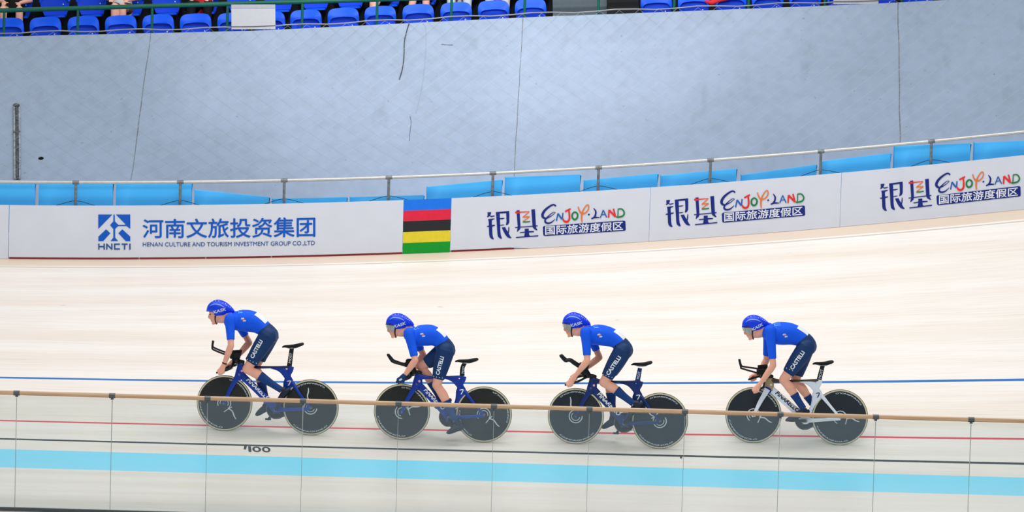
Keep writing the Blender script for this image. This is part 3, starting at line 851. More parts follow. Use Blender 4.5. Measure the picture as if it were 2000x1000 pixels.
    mb.add(loft([p+Vector((0, 0, z-0.018)) for p, z in zip(pts, dz)], [0.008, 0.015, 0.018, 0.02, 0.022, 0.018, 0.01], [0.012, 0.019, 0.025, 0.045, 0.068, 0.066, 0.05], seg=18, n=4, cap='round', power=2.4)); s_o = mb.build('saddle', blackm_m, root)
    mb = MB()
    for s in (-1, 1): mb.add(loft([s0+ax*0.15+Vector((0, s*0.006, -0.03)), s0+ax*0.4+Vector((0, s*0.02, -0.048)), s0+ax*0.68+Vector((0, s*0.022, -0.048)), s0+ax*0.9+Vector((0, s*0.03, -0.028))], 0.004, seg=8, n=4))
    mb.build('saddle_rail', steel_m, s_o)
    # cockpit
    st0 = Fp(26, -82); hb_n = rig.P(*cfg['bar'][0], -0.205); hb_f = rig.P(*cfg['bar'][1], 0.205)
    if 'barz' in cfg: pass
    mb = MB(); mb.add(loft([Fp(34, -84), Fp(25, -84.5), Fp(16, -83)], [0.022, 0.026, 0.022], [0.022, 0.024, 0.03], seg=14, n=4, cap='round', power=2.4)); mb.build('stem', black_m, root)
    cen = Fp(17, -83)
    mb = MB()
    for hb, s in ((hb_n, -1), (hb_f, 1)):
        fwd = Vector((-0.055, 0, -0.02))
        grip = [hb+Vector((0.075, 0, 0.024)), hb, hb+fwd]
        path = [cen, cen+Vector((0.0, s*0.06, 0.0)), cen.lerp(Vector((hb.x+0.10, 0, hb.z+0.03)), 0.6)+Vector((0, s*0.15, 0)), grip[0], grip[1], grip[2]]
        mb.add(loft(path, [0.016, 0.015, 0.013, 0.0145, 0.0145, 0.013], [0.022, 0.02, 0.016, 0.0145, 0.0145, 0.013], seg=12, n=5, ref=(0.3, 0.9, 0.1), cap='round'))
    mb.build('base_bar', black_m, root)
    e = cfg['ext']; k = cfg.get('extr', 0.011)
    for nm, v in (('near', -0.055), ('far', 0.055)):
        pts = [rig.P(*q, v) for q in e[nm]]
        mb = MB(); mb.add(loft(pts, [k]*len(pts), [k]*len(pts), seg=10, n=4, cap='round')); x = mb.build('aero_extension', black_m, root)
    for nm, v in (('near', -0.09), ('far', 0.09)):
        c = rig.P(*cfg['pad'][nm], v)
        mb = MB(); V, F = [], []
        for i in range(9):
            a = radians(183+i*21.75)
            for x, r in ((-0.055, 0.052), (0.06, 0.056), (0.06, 0.070), (-0.055, 0.066)): V.append((c.x+x, c.y+r*cos(a), c.z+0.05+r*sin(a)+0.10*x))
        for i in range(8):
            for j in range(4): F.append((4*i+j, 4*i+(j+1) % 4, 4*i+4+(j+1) % 4, 4*i+4+j))
        F += [(0, 1, 2, 3), (32, 33, 34, 35)]
        mb.add((V, F)); mb.build('arm_rest', blackm_m, root, bevel=0.004)
        mb = MB(); mb.add(loft([Vector((c.x, v*0.75, c.z-0.02)), Vector((cen.x+0.02, v*0.6, cen.z))], [0.042, 0.040], [0.016, 0.018], seg=12, n=3)); mb.build('riser', black_m, root)
    rig.hb = (hb_n, hb_f); rig.ped = ped
    return rig
royal = mat('frame_royal_blue', (2, 50, 152), 0.35, coat=0.15, var=0.04); navyf = mat('frame_navy', (6, 42, 108), 0.35, coat=0.15, var=0.04)
whitef = mat('frame_white', (226, 230, 240), 0.3, coat=0.4, var=0.02); gold = mat('frame_gold', (176, 152, 112), 0.35, 0.3, var=0.06); goldtop = mat('frame_dark_gold', (74, 64, 50), 0.4, 0.2)
ttblue = mat('frame_top_dark_blue', (6, 32, 88), 0.35, coat=0.15)
badge_p = mat('badge_pink', (232, 170, 190), 0.5); badge_w = mat('badge_white', (236, 220, 196), 0.5)
BIKES = [
 dict(label='royal blue track bicycle with thin upright bar ends under the leading rider at left', fc=(-3.400, 0.289, 0.3053), rc=(-2.361, 0.217, 0.2907), zs=1.0, bb=(539, 800),
      frame=royal, toptube=ttblue, head=royal, crown=royal, fork=royal, pinm=white_m, badge=badge_p, pin=((481, 743), (523, 783.5)),
      ped=dict(near=(553, 774), far=(524, 819)), post=((565, 716), (570, 680)), postm=black_m, saddle=((552, 674), (592, 670)), bar=((433, 725), (449, 716)),
      ext=dict(near=[(457, 697), (439, 692), (418, 683.5), (414.5, 679), (415.5, 666.5)], far=[(459, 694), (440, 688), (420, 680), (415.5, 675.5), (417, 667)]), pad=dict(near=(459, 698), far=(461, 692)),
      rot=(radians(-12), radians(35)), swirl=(radians(-90), radians(60)), disc=disc_m),
 dict(label='royal blue track bicycle with bent dark seatpost under the second rider from left', fc=(-1.2633, 0.1488, 0.2775), rc=(-0.2845, 0.1188, 0.2748), zs=0.94, bb=(877, 815),
      frame=royal, toptube=royal, head=royal, crown=royal, fork=royal, pinm=white_m, badge=badge_p, pin=((827.3, 763.2), (863.8, 800.7)),
      ped=dict(near=(885, 842), far=(868, 788)), post=((902.5, 734), (903.5, 718), (908, 709)), postm=black_m, saddle=((890, 702), (933, 700)), bar=((784, 743), (797, 735)),
      ext=dict(near=[(800, 716), (785, 712), (768, 707), (763, 702), (757.5, 693)], far=[(802, 713), (786, 710), (769, 704), (765, 700), (759, 693)]), pad=dict(near=(800, 714), far=(802, 709)), extr=0.0145,
      rot=(radians(0), radians(150)), swirl=(radians(-20), radians(-75)), disc=disc_m),
 dict(label='navy blue track bicycle with navy seatpost under the third rider from left', fc=(0.8087, 0.1279, 0.2859), rc=(1.8095, 0.0451, 0.2660), zs=0.96, bb=(1219, 826.5),
      frame=navyf, toptube=ttblue, head=navyf, crown=navyf, fork=navyf, pinm=white_m, badge=badge_p, pin=((1166, 771), (1207, 812.5)),
      ped=dict(near=(1239, 803), far=(1201, 850)), post=((1245, 745), (1250, 719)), postm=navyf, saddle=((1234, 708.5), (1273, 706)), bar=((1114, 749), (1122, 738)),
      ext=dict(near=[(1136, 720), (1122, 711), (1112, 704), (1104, 705), (1095, 695)], far=[(1138, 717), (1124, 708), (1114, 702), (1106, 702), (1097, 694)]), pad=dict(near=(1138, 721), far=(1140, 716)), extr=0.0165,
      rot=(radians(40), radians(25)), swirl=(radians(70), radians(100)), disc=disc2_m),
 dict(label='white track bicycle with gold head tube under the last rider at right', fc=(2.9438, 0.2362, 0.3448), rc=(3.9771, 0.2127, 0.3490), zs=0.93, bb=(1573, 821),
      frame=whitef, toptube=goldtop, head=gold, crown=royal, fork=whitef, pinm=dark_l, badge=badge_w, pin=((1514, 769), (1557, 806)),
      ped=dict(near=(1545, 822), far=(1601, 821)), post=((1599, 745), (1607, 713)), postm=black_m, saddle=((1588, 707), (1627, 704.5)), bar=((1477, 761), (1472, 738)),
      ext=dict(near=[(1500, 735), (1481, 729), (1450, 720), (1447, 717), (1443.5, 703)], far=[(1500, 724), (1480, 720), (1455, 716.5), (1448, 714), (1445, 703)]), pad=dict(near=(1487, 729), far=(1489, 721)),
      rot=(radians(0), radians(10)), swirl=(radians(-60), radians(-50)), disc=disc2_m),
]
RIGS = [make_bike(c) for c in BIKES]
# ------------------------------------------------------------------ riders
jersey_m = mat('jersey_blue', (4, 88, 232), 0.75, var=0.04, scale=20); shorts_m = mat('shorts_navy', (12, 50, 98), 0.6, var=0.06, scale=20)
helmet_m = mat('helmet_blue', (0, 58, 226), 0.4, coat=0.05, var=0.03); visor_m = mat('visor_mirror', (176, 178, 172), 0.18, 0.5, var=0.15, scale=20)
sock_m = mat('sock_navy', (14, 56, 116), 0.7); shoe_m = mat('shoe_dark', (24, 32, 50), 0.4); cleat_m = mat('shoe_sole', (20, 22, 26), 0.5)
rskin = mat('rider_skin', (238, 170, 144), 0.5, var=0.06, scale=12); strap_m = mat('strap_black', (24, 24, 26), 0.6)
dark_b = mat('badge_red', (206, 112, 132), 0.5)
star_m = mat('star_white', (214, 222, 236), 0.5); paper_m = mat('number_paper', (230, 234, 238), 0.6)
def hand(mb, wrist, c, d, s, glove=None):
    """closed fist round a bar at c running along d; s = outward lateral sign"""
    d = d.normalized(); out = Vector((0, s, 0)); u = d.cross(out) ; u = u if u.z > 0 else -u
    pal = c+out*0.020+u*0.010
    mb.add(loft([wrist, wrist.lerp(pal, 0.55), pal, pal+d*0.038-u*0.004], [0.026, 0.034, 0.040, 0.030], [0.021, 0.019, 0.018, 0.014], seg=12, n=4, cap='round'))
    for i in range(4):
        b = c+d*(0.036-0.0195*i)
        L = (0.9, 1.0, 0.97, 0.82)[i]; r = (0.0095, 0.0098, 0.0095, 0.0085)[i]
        pts = [b+out*0.024+u*0.018, b+out*0.034-u*0.006*L, b+out*0.024-u*0.030*L, b-out*0.002*L-u*0.031*L, b-out*0.018*L-u*0.016]
        mb.add(loft(pts, [r*1.1, r*1.05, r, r*0.95, r*0.8], seg=10, n=3, ref=tuple(d), cap='round'))
    t0 = c-d*0.022+out*0.012+u*0.026
    mb.add(loft([t0, c+d*0.010-out*0.008+u*0.030, c+d*0.034-out*0.022+u*0.020], [0.0125, 0.011, 0.009], seg=10, n=3, ref=tuple(d), cap='round'))
def flip(v): return Vector((v.x, -v.y, v.z))
def make_rider(cfg, rig):
    P = rig.P
    root = empty('person', M=rig.M); tag(root, cfg['label'], 'person', 'riders of the racing line')
    body, jer, sho = MB(), MB(), MB()
    hx, hy = cfg['head']; rot = radians(cfg.get('hrot', 0)); hc = P(hx, hy, 0)
    def H(x, y, v=0.0):
        """head-local photo pixels (x right, y down from the helmet centre) -> local"""
        X, Z = x*PX, -y*PX
        return Vector((hc.x+X*cos(rot)-Z*sin(rot), v, hc.z+X*sin(rot)+Z*cos(rot)))
    # ---- head
    st = [(-12, -18, 10, .045), (-6, -22, 15, .068), (1, -23.2, 17, .074), (8, -23.0, 15, .075), (13, -22.2, 11.5, .072), (17, -21.2, 8, .068), (21, -19.6, 5, .063), (25, -17.8, 1, .055), (29, -16.0, -3.5, .044), (32, -14.0, -7, .030)]
    V, F = [], []; sg = 18
    for y, a, b, w in st:
        for j in range(sg):
            t = 2*pi*j/sg; cx = (a+b)/2; rx = (b-a)/2
            fr = 1.0 if cos(t) > 0 else 0.92
            V.append(H(cx+rx*cos(t), y, w*sin(t)*(1 if cos(t) > -0.3 else fr)))
    for i in range(len(st)-1):
        for j in range(sg): F.append((i*sg+j, i*sg+(j+1) % sg, (i+1)*sg+(j+1) % sg, (i+1)*sg+j))
    F += [tuple(range(sg)), tuple(range((len(st)-1)*sg, len(st)*sg))]
    body.add((V, F))
    body.add(loft([H(-20.5, 10.5), H(-22.2, 15), H(-22.9, 19), H(-20.4, 21)], [.010, .011, .0125, .010], [.011, .012, .016, .014], seg=12, n=4, cap='round'))
    body.add(loft([H(-17.6, 24.2, -.022), H(-18.9, 24.2, 0), H(-17.6, 24.2, .022)], .0065, seg=8, n=3, ref=(0, 0, 1), cap='round'))
    body.add(loft([H(-16.4, 26.8, -.02), H(-17.7, 26.8, 0), H(-16.4, 26.8, .02)], .007, seg=8, n=3, ref=(0, 0, 1), cap='round'))
    body.add(ball(H(-13.4, 31), .02, .022, .016))
    for s in (-1, 1):
        body.add(loft([H(-21.5, 9.0, s*.02), H(-20, 8.5, s*.05)], .009, seg=8, n=2, ref=(0, 0, 1), cap='round'))
        body.add(ball(H(-1, 7, s*.076), .016, .008, .024))
    # ---- neck and trunk
    nb = P(*cfg['neck'], 0)
    body.add(loft([H(-2, 12), H(0, 21), nb], [.062, .056, .066], [.058, .056, .07], seg=14, n=4, cap='round'))
    T = [P(x, y, 0) for x, y, r, w in cfg['torso']]; ra = [r*PX for x, y, r, w in cfg['torso']]; rb = [w for x, y, r, w in cfg['torso']]
    body.add(loft(T, [r-.007 for r in ra], [w-.007 for w in rb], seg=20, n=5, cap='round', power=2.2))
    nj = cfg.get('nj', len(T)-1)
    jer.add(loft(T[:nj], ra[:nj], rb[:nj], seg=22, n=6, cap='round', power=2.2))
    jer.add(loft([nb.lerp(T[0], 0.15), T[0]], [.062, .085], [.072, .12], seg=14, n=3))
    # ---- arms
    S_n = P(*cfg['sho'], -.155)
    hands = []
    for nm, s in (('near', -1), ('far', 1)):
        S_ = S_n if s < 0 else flip(S_n)
        a = cfg['arm'][nm]
        E_ = P(*a[0], s*.235); W_ = P(*a[1], s*.215)
        body.add(loft([S_.lerp(T[0], .25), S_, S_.lerp(E_, .55), E_], [.05, .048, .040, .038], [.05, .048, .038, .036], seg=14, n=4, cap='round'))
        body.add(loft([E_, E_.lerp(W_, .3), W_], [.039, .041, .0265], [.036, .037, .022], seg=14, n=4, cap='round'))
        hb = rig.hb[0 if s < 0 else 1]
        hand(body, W_, hb, Vector((-0.075, 0, -0.024)), s)
        hem = S_.lerp(E_, a[2])
        jer.add(loft([S_.lerp(T[0], .35), S_, S_.lerp(hem, .5), hem], [.066, .068, .056, .047], [.062, .062, .052, .0455], seg=16, n=5, cap=True))
        hands.append((W_, hb, s))
    # ---- legs
    hip_n = P(*cfg['hip'], -.085)
    for nm, s in (('near', -1), ('far', 1)):
        hp = hip_n if s < 0 else flip(hip_n)
        L = cfg['leg'][nm]
        kn = P(*L['knee'], s*.088); an = P(*L['ankle'], s*.105)
        # keep the far leg the same length as the near one
        body.add(loft([hp, hp.lerp(kn, .45), hp.lerp(kn, .8), kn], [.090, .086, .062, .056], [.078, .076, .058, .052], seg=16, n=4, cap='round'))
        cdir = (an-kn); bk = Vector((-cdir.z, 0, cdir.x)).normalized(); bk = bk if bk.x > 0 else -bk
        calf = kn.lerp(an, .32)+bk*.012
        shin = [(kn, .056, .052), (kn.lerp(an, .12)+bk*.004, .053, .049), (calf, .057, .052), (kn.lerp(an, .7)+bk*.004, .038, .036), (an, .033, .03)]
        body.add(loft([q[0] for q in shin], [q[1] for q in shin], [q[2] for q in shin], seg=16, n=5, cap='round'))
        fine = catmull([tuple(q[0])+(q[1], q[2]) for q in shin], 8)
        hem = hp.lerp(kn, L['hem'])
        sho.add(loft([hp+Vector((0.01, 0, 0.02)), hp.lerp(kn, .38), hp.lerp(kn, .65) if L['hem'] > .7 else hp.lerp(kn, .55), hem], [.112, .101, .086, cfg.get('hemr', .073)], [.098, .089, .075, .066], seg=18, n=5, cap=True))
        sho.add(ball(hp, .108, .094, .108, 18, 12))
        # sock and shoe
        top = L['sock']
        so = MB(); sel = [q for q in fine if (Vector(q[:3])-kn).dot(cdir)/cdir.length_squared >= top]
        so.add(loft([Vector(q[:3]) for q in sel], [q[3]+.006 for q in sel], [q[4]+.006 for q in sel], seg=18, n=1)); so.build('sock', sock_m, root)
        toe = P(*L['toe'], s*.115); heel = P(*L['heel'], s*.105)
        body.add(loft([an, heel.lerp(toe, .25)+(an-heel).normalized()*.03], [.030, .02], [.027, .02], seg=10, n=2, cap='round')); ax = toe-heel; up = Vector((ax.z, 0, -ax.x)).normalized(); up = up if up.z > 0 else -up
        body.add(loft([heel.lerp(toe, .16)+up*.018, heel.lerp(toe, .6)+up*.014, heel.lerp(toe, .84)+up*.008], [.018, .015, .009], [.018, .024, .018], seg=12, n=3, cap='round'))
        sh = MB(); c = lambda t, h: heel+ax*t+up*h
        sh.add(loft([c(.0, .016), c(.18, .024), c(.42, .022), c(.72, .014), c(.93, .008), c(1.0, .004)], [.026, .040, .038, .029, .018, .008], [.022, .032, .035, .043, .034, .016], seg=16, n=4, cap='round'))
        sh.add(loft([an, c(.16, .04)], [.041, .04], [.037, .034], seg=14, n=3))
        sh.build('shoe', shoe_m, root)
        sl = MB(); sl.add(loft([c(.02, -.012), c(.4, -.014), c(.75, -.016), c(.97, -.008)], [.006, .006, .007, .005], [.024, .028, .04, .026], seg=12, n=3, cap='round')); sl.build('sole', cleat_m, root)
    # pelvis of the shorts
    k = len(T)-1
    w0 = T[k-1].lerp(T[k-2], .25)
    sho.add(loft([w0, T[k-1].lerp(T[k], .5), T[k]], [ra[k-1]*1.02, (ra[k-1]+ra[k])/2*1.05, ra[k]*1.02], [rb[k-1]*1.0, (rb[k-1]+rb[k])/2, rb[k]], seg=22, n=5, cap='round', power=2.2))
    b_o = fuse(body, 'body', rskin, 0.0052, root, 3)
    j_o = fuse(jer, 'jersey', jersey_m, 0.009, root, 5)
    s_o = fuse(sho, 'shorts', shorts_m, 0.009, root, 5)
    # ---- helmet
    top = [(-28, 6.5), (-27.4, 1), (-26, -4), (-22, -10), (-14, -15.3), (-6.5, -17.4), (2, -16.2), (12, -11.5), (21, -4.5), (26.5, 1.5), (28.5, 5.5)]
    bot = [(-28, 7.5), (-26, 8), (-20, 8), (-14, 9), (-11.5, 15.5), (-8, 18.2), (-2.5, 18.2), (7, 14.2), (15, 10.6), (24, 8.6), (28.5, 6.5)]
    wid = [(-28, .02), (-26, .055), (-22, .080), (-14, .099), (-4, .105), (8, .096), (18, .072), (25, .042), (28.5, .012)]
    def interp(tab, x):
        for (a, ya), (b, yb) in zip(tab, tab[1:]):
            if x <= b: return ya+(yb-ya)*(x-a)/(b-a)
        return tab[-1][1]
    xs = [-27.9, -27, -25.5, -23, -20, -17, -14.2, -12.6, -11.2, -8, -4, 0, 4, 8, 12, 16, 20, 23.5, 26.5, 28.4]
    V, F = [], []; sg = 24
    for x in xs:
        t_, b_ = interp(top, x), interp(bot, x); w = interp(wid, x); zc = (t_+b_)/2; hh = (b_-t_)/2
        for j in range(sg):
            a = 2*pi*j/sg; cc, ss = cos(a), sin(a); e = 2/2.25
            V.append(H(x, zc-hh*math.copysign(abs(cc)**e, cc), w*math.copysign(abs(ss)**e, ss)))
    for i in range(len(xs)-1):
        for j in range(sg): F.append((i*sg+j, i*sg+(j+1) % sg, (i+1)*sg+(j+1) % sg, (i+1)*sg+j))
    F += [tuple(range(sg)), tuple(range((len(xs)-1)*sg, len(xs)*sg))]
    mb = MB(); mb.add((V, F)); he = mb.build('helmet', helmet_m, root)
    hp2 = lambda x, y: (H(x, y).x, H(x, y).z)
    v, f = bold(text_shape('KASK', 0, 2, 0.4), 0.018, 0.05)
    A, Bq = Vector((-9.8, 12.0)), Vector((12.8, 4.2)); hgt = 6.2
    if cfg.get('kask'): A, Bq = [Vector(q) for q in cfg['kask']]
    dd = Bq-A; nn = Vector((dd.y, -dd.x)).normalized()*hgt
    project(he, [hp2(A.x+dd.x*u+nn.x*w+1.5*w, A.y+dd.y*u+nn.y*w) for u, w in v], f, 'helmet_lettering', star_m, he)
    v, f = ribbon([(-20, -4), (-14, -8.2), (-6, -9.2), (2, -7.6), (9, -3.8)], [.6, 1.6, 2.2, 2.0, 1.0], 4); project(he, [hp2(*p) for p in v], f, 'helmet_highlight_stripe', mat('highlight_pale_blue', (124, 164, 240), 0.4), he)  # pale stripe is a highlight painted along the helmet crown
    for (x, y, r) in ((-15, -13.2, .9), (-9, -14.6, .9), (-3, -15.2, .9), (5.5, -11.5, .9), (10.5, -10.2, 1.0), (13, -7.6, 1.0), (16.5, -5.4, 1.0), (20, -3.4, .9)):
        st_ = [(x+r*(1 if k % 2 else .45)*sin(pi*k/5), y+r*(1 if k % 2 else .45)*cos(pi*k/5)) for k in range(10)]
        project(he, [hp2(*p) for p in st_], [tuple(range(10))], 'helmet_star', star_m, he)
    v, f = ribbon([(12.5, 9.6), (19, 8.2), (24, 7.2)], [1.6, 2.6, 1.2], 3); project(he, [hp2(*p) for p in v], f, 'helmet_rear_vent', star_m, he)
    if cfg['visor']:
        V, F = [], []; n = 24
        for i in range(n+1):
            a = radians(-104+208*i/n); ca = cos(a)
            for lo in (0, 1):
                rx = 15.5; x = -13-rx*max(ca, -.25)*(1.0 if lo == 0 else .86) ; vv = .101*sin(a)
                yt = 7.2-1.0*ca; yb = 19.5-6.0*max(ca, 0)
                V.append(H(x, (yt, yb)[lo], vv)); 
            for lo in (1, 0):
                rx = 14.7; x = -13-rx*max(ca, -.25)*(1.0 if lo == 0 else .86); vv = .097*sin(a)
                V.append(H(x, (7.2-1.0*ca, 19.5-6.0*max(ca, 0))[lo], vv))
        for i in range(n):
            for j in range(4): F.append((4*i+j, 4*i+(j+1) % 4, 4*i+4+(j+1) % 4, 4*i+4+j))
        F += [(0, 1, 2, 3), (4*n, 4*n+1, 4*n+2, 4*n+3)]
        mb = MB(); mb.add((V, F)); mb.build('visor', visor_m, he)
    for s in (-1, 1):
        mb = MB(); mb.add(loft([H(-8, 14, s*.080), H(-8.5, 23, s*.070), H(-6.5, 32, s*.03)], [.009, .007, .006], [.003, .003, .003], seg=8, n=4, ref=(0, 1, 0.2))); mb.build('helmet_strap', strap_m, he)
        mb = MB(); mb.add(ball(H(-19.3, 12.6, s*.036), .009, .010, .009, 10, 8)); mb.build('eye', mat('eye_dark', (40, 30, 28), 0.2), root)
    # ---- lettering and marks on the kit
    A, Bq = cfg['cas']
    v, f = bold(text_shape('CASTELLI', 0, 2, 0.4), 0.010, 0.055); g = along(rig, A, Bq, 7.4, -.19)
    project(s_o, [g(*p) for p in v], f, 'shorts_lettering', white_m, s_o)
    A, Bq = cfg['hemline']
    for k in range(4):
        a = Vector(A).lerp(Vector(Bq), .12+.25*k); p = P(a.x, a.y, -.16)
        st_ = [(p.x+.008*(1 if q % 2 else .45)*sin(pi*q/5), p.z+.008*(1 if q % 2 else .45)*cos(pi*q/5)) for q in range(10)]
        project(s_o, st_, [tuple(range(10))], 'hem_star', star_m, s_o)
    p = P(*cfg['badge'], -.16)
    for dx, dz, m in ((0, .006, dark_b), (.012, -.010, star_m), (-.012, .016, star_m)):
        st_ = [(p.x+dx+a_, p.z+dz+c_) for a_, c_ in ((-.016, -.010), (.018, -.004), (.022, .010), (-.010, .008))]
        project(j_o, st_, [(0, 1, 2, 3)], 'jersey_badge', m, j_o)
    # paper race number on the lower back, team letters across the shoulders
    me = j_o.data; bvh = BVHTree.FromPolygons([q.co for q in me.vertices], [tuple(q.vertices) for q in me.polygons])
    def on_back(px0, px1, vv0, vv1, V2, F2, nm, m, off=.003):
        (xa, ya), (xb, yb) = px0, px1; pa_, pb_ = P(xa, ya, 0), P(xb, yb, 0); t_ = (pb_-pa_); nrm = Vector((-t_.z, 0, t_.x)).normalized(); nrm = nrm if nrm.z > 0 else -nrm
        out = []; ok = []
        for u, w in V2:
            o_ = pa_+t_*u+nrm*.2; o_.y = vv0+(vv1-vv0)*w
            h = bvh.ray_cast(o_, -nrm)
            ok.append(h[0] is not None); out.append((h[0]+(h[1] if h[1].z > 0 else -h[1])*off) if h[0] else o_)
        F_ = [q for q in F2 if all(ok[i] for i in q)]
        if F_:
            mb = MB(); mb.add((out, F_)); mb.build(nm, m, j_o, smooth=False, fix=False)
    gr = [(i/8, j/8) for i in range(9) for j in range(9)]; gf = [(i*9+j, i*9+j+1, (i+1)*9+j+1, (i+1)*9+j) for i in range(8) for j in range(8)]
    on_back(*cfg['num'], -.10, .10, gr, gf, 'race_number', paper_m)
    v, f = text_shape('ITALIA', 0, 2, .3)
    on_back(*cfg['team'], .11, -.11, [(1-w, 1-u) for u, w in v], f, 'team_lettering', mat('team_pale_blue', (120, 190, 244), 0.5))
    if cfg.get('gloves'):
        for W_, hb, s in hands:
            d = Vector((-0.075, 0, -0.024)).normalized(); out = Vector((0, s, 0)); u = Vector((-.3, 0, .95))
            mb = MB(); pal = hb+out*.022+u*.008
            mb.add(loft([W_.lerp(pal, .15), W_.lerp(pal, .6), pal, pal+d*.036], [.032, .039, .045, .036], [.026, .024, .023, .02], seg=14, n=4, cap='round'))
            for i in range(4):
                b = hb+d*(0.036-0.0195*i); mb.add(loft([b+out*0.024+u*0.018, b+out*0.034-u*0.006, b+out*0.026-u*0.024], [.0125, .0125, .012], seg=10, n=3, ref=tuple(d), cap='round'))
            mb.build('glove', shorts_m, root)
            mb = MB(); mb.add(loft([pal+out*.022-d*.012+u*.01, pal+out*.022+d*.018+u*.004], [.010, .010], [.004, .004], seg=8, n=2, cap='round')); mb.build('glove_badge', star_m, root)
    if cfg.get('band'):
        W_, hb, s = hands[0]; E_ = P(*cfg['arm']['near'][0], -.235); d = (E_-W_).normalized()
        mb = MB(); mb.add(loft([W_+d*.004, W_+d*.018], [.0305, .031], [.027, .027], seg=14, n=1)); mb.build('wristwatch', mat('watch_dark', (40, 26, 26), 0.5), root)
    return root
RIDERS = [
 dict(label='leading rider at far left, blue jersey, helmet without visor, watch on wrist', head=(431, 602), visor=False, band=True, kask=((-11, 10.2), (13, 2.6)),
      neck=(447, 618), torso=[(452, 628, 15, .14), (463, 627, 19.5, .158), (476, 626, 21.5, .162), (491, 628, 21.5, .15), (505, 634, 18.5, .135), (517, 643, 15.5, .132), (527, 655, 17, .15)],
      sho=(449, 622), arm=dict(near=((451, 675), (438, 711), .80), far=((487, 669), (461, 699), .74)), hip=(523, 657),
      leg=dict(near=dict(knee=(482, 721), ankle=(550, 762), hem=.80, sock=.34, toe=(541, 788), heel=(566, 763)), far=dict(knee=(499, 716), ankle=(522, 789), hem=.78, sock=.36, toe=(500, 811), heel=(524, 799))),
      cas=((494, 701), (513, 667)), hemr=.084, hemline=((480, 701), (503, 711)), badge=(475, 625), num=((503, 609), (524, 626)), team=((466, 604), (474, 602))),
 dict(label='second rider from left, blue jersey, mirrored visor and dark gloves, near leg stretched down', head=(781, 628), visor=True, gloves=True,
      neck=(798, 645), torso=[(802, 653, 15, .14), (813, 657, 19.5, .156), (826, 655, 21, .16), (841, 655, 21, .148), (854, 660, 18, .135), (865, 670, 15.5, .132), (872, 684, 18, .15)],
      sho=(799, 650), arm=dict(near=((811, 704), (791, 732), .86), far=((827, 693), (807, 724), .80)), hip=(869, 686),
      leg=dict(near=dict(knee=(853, 752), ankle=(889, 821), hem=.82, sock=.42, toe=(873, 846), heel=(904, 836)), far=dict(knee=(823, 717), ankle=(862, 782), hem=.80, sock=.42, toe=(850, 797), heel=(880, 784))),
      cas=((857.5, 733), (867, 698)), hemline=((844, 735), (867, 739)), badge=(825, 655), num=((857, 639), (872, 655)), team=((808, 638), (817, 634))),
 dict(label='third rider from left, blue jersey, mirrored visor and bare hands, heel raised', head=(1126, 626.5), visor=True,
      neck=(1142, 645), torso=[(1147, 652, 15, .14), (1157, 654, 19, .156), (1170, 654, 20.5, .16), (1186, 657, 20, .148), (1200, 662, 17.5, .135), (1211, 670, 15.5, .132), (1219, 684, 18, .15)],
      sho=(1144, 648), arm=dict(near=((1147, 705), (1126, 731), .82), far=((1171, 698), (1138, 724), .74)), hip=(1216, 686),
      leg=dict(near=dict(knee=(1179, 747), ankle=(1237, 788), hem=.83, sock=.36, toe=(1228, 814), heel=(1256, 790)), far=dict(knee=(1187, 741), ankle=(1198, 812), hem=.80, sock=.34, toe=(1176, 836), heel=(1202, 826))),
      cas=((1189, 734), (1213, 699)), hemline=((1175, 731), (1198, 738)), badge=(1171, 656), num=((1203, 643), (1221, 660)), team=((1160, 635), (1168, 633))),
 dict(label='last rider at right on the white bicycle, blue jersey and mirrored visor', head=(1476, 631), visor=True, hrot=5, kask=((-7.5, 14), (14, 4)),
      neck=(1494, 646), torso=[(1502, 650, 16, .14), (1513, 651, 21.5, .158), (1526, 651, 23, .162), (1542, 652, 22, .15), (1556, 656, 19.5, .135), (1568, 662, 17, .132), (1577, 676, 18.5, .15)],
      sho=(1504, 645), arm=dict(near=((1510, 714), (1486, 748), .82), far=((1497, 703), (1484, 728), .86)), hip=(1575, 679),
      leg=dict(near=dict(knee=(1530, 742), ankle=(1569, 798), hem=.80, sock=.47, toe=(1535, 822), heel=(1579, 806)), far=dict(knee=(1553, 744), ankle=(1593, 797), hem=.84, sock=.55, toe=(1583, 823), heel=(1612, 806))),
      cas=((1549, 723), (1572, 689)), hemline=((1528, 716), (1551, 725)), badge=(1533, 656), num=((1562, 633), (1580, 650)), team=((1511, 627), (1523, 626))),
]
for c, r in zip(RIDERS, RIGS): make_rider(c, r)
# ------------------------------------------------------------------ stand
dark = mat('stand_floor_shade', (14, 17, 22), 0.9, var=0.3)  # shade between the seats is put into this near-black colour
SL = 0.068
mb = MB(); xs = [-14+1.0*k for k in range(29)]
V, F = [], []
prof = [(9.76, -0.85), (10.0, -0.6), (10.42, -0.6), (10.42, -0.12), (11.25, -0.12), (11.25, 0.40), (12.1, 0.40), (12.1, 0.92), (13.4, 0.92), (13.4, -1.2)]
for x in xs:
    for y, dz in prof: V.append((x, y, ztop(x)+dz))
n = len(prof)
for i in range(len(xs)-1):
    for j in range(n-1): F.append((i*n+j, (i+1)*n+j, (i+1)*n+j+1, i*n+j+1))
mb.add((V, F)); o = mb.build('stand_terrace', dark, smooth=False); o['kind'] = 'structure'; o['label'] = 'stepped terrace carrying the rows of seats, coloured dark for the shade between them'
seat_m = mat('seat_blue', (2, 92, 250), 0.5, var=0.03); seat_d = mat('seat_blue_recess_shade', (0, 66, 214), 0.6, var=0.03)  # recess blue is the seat colour with its shade mixed in
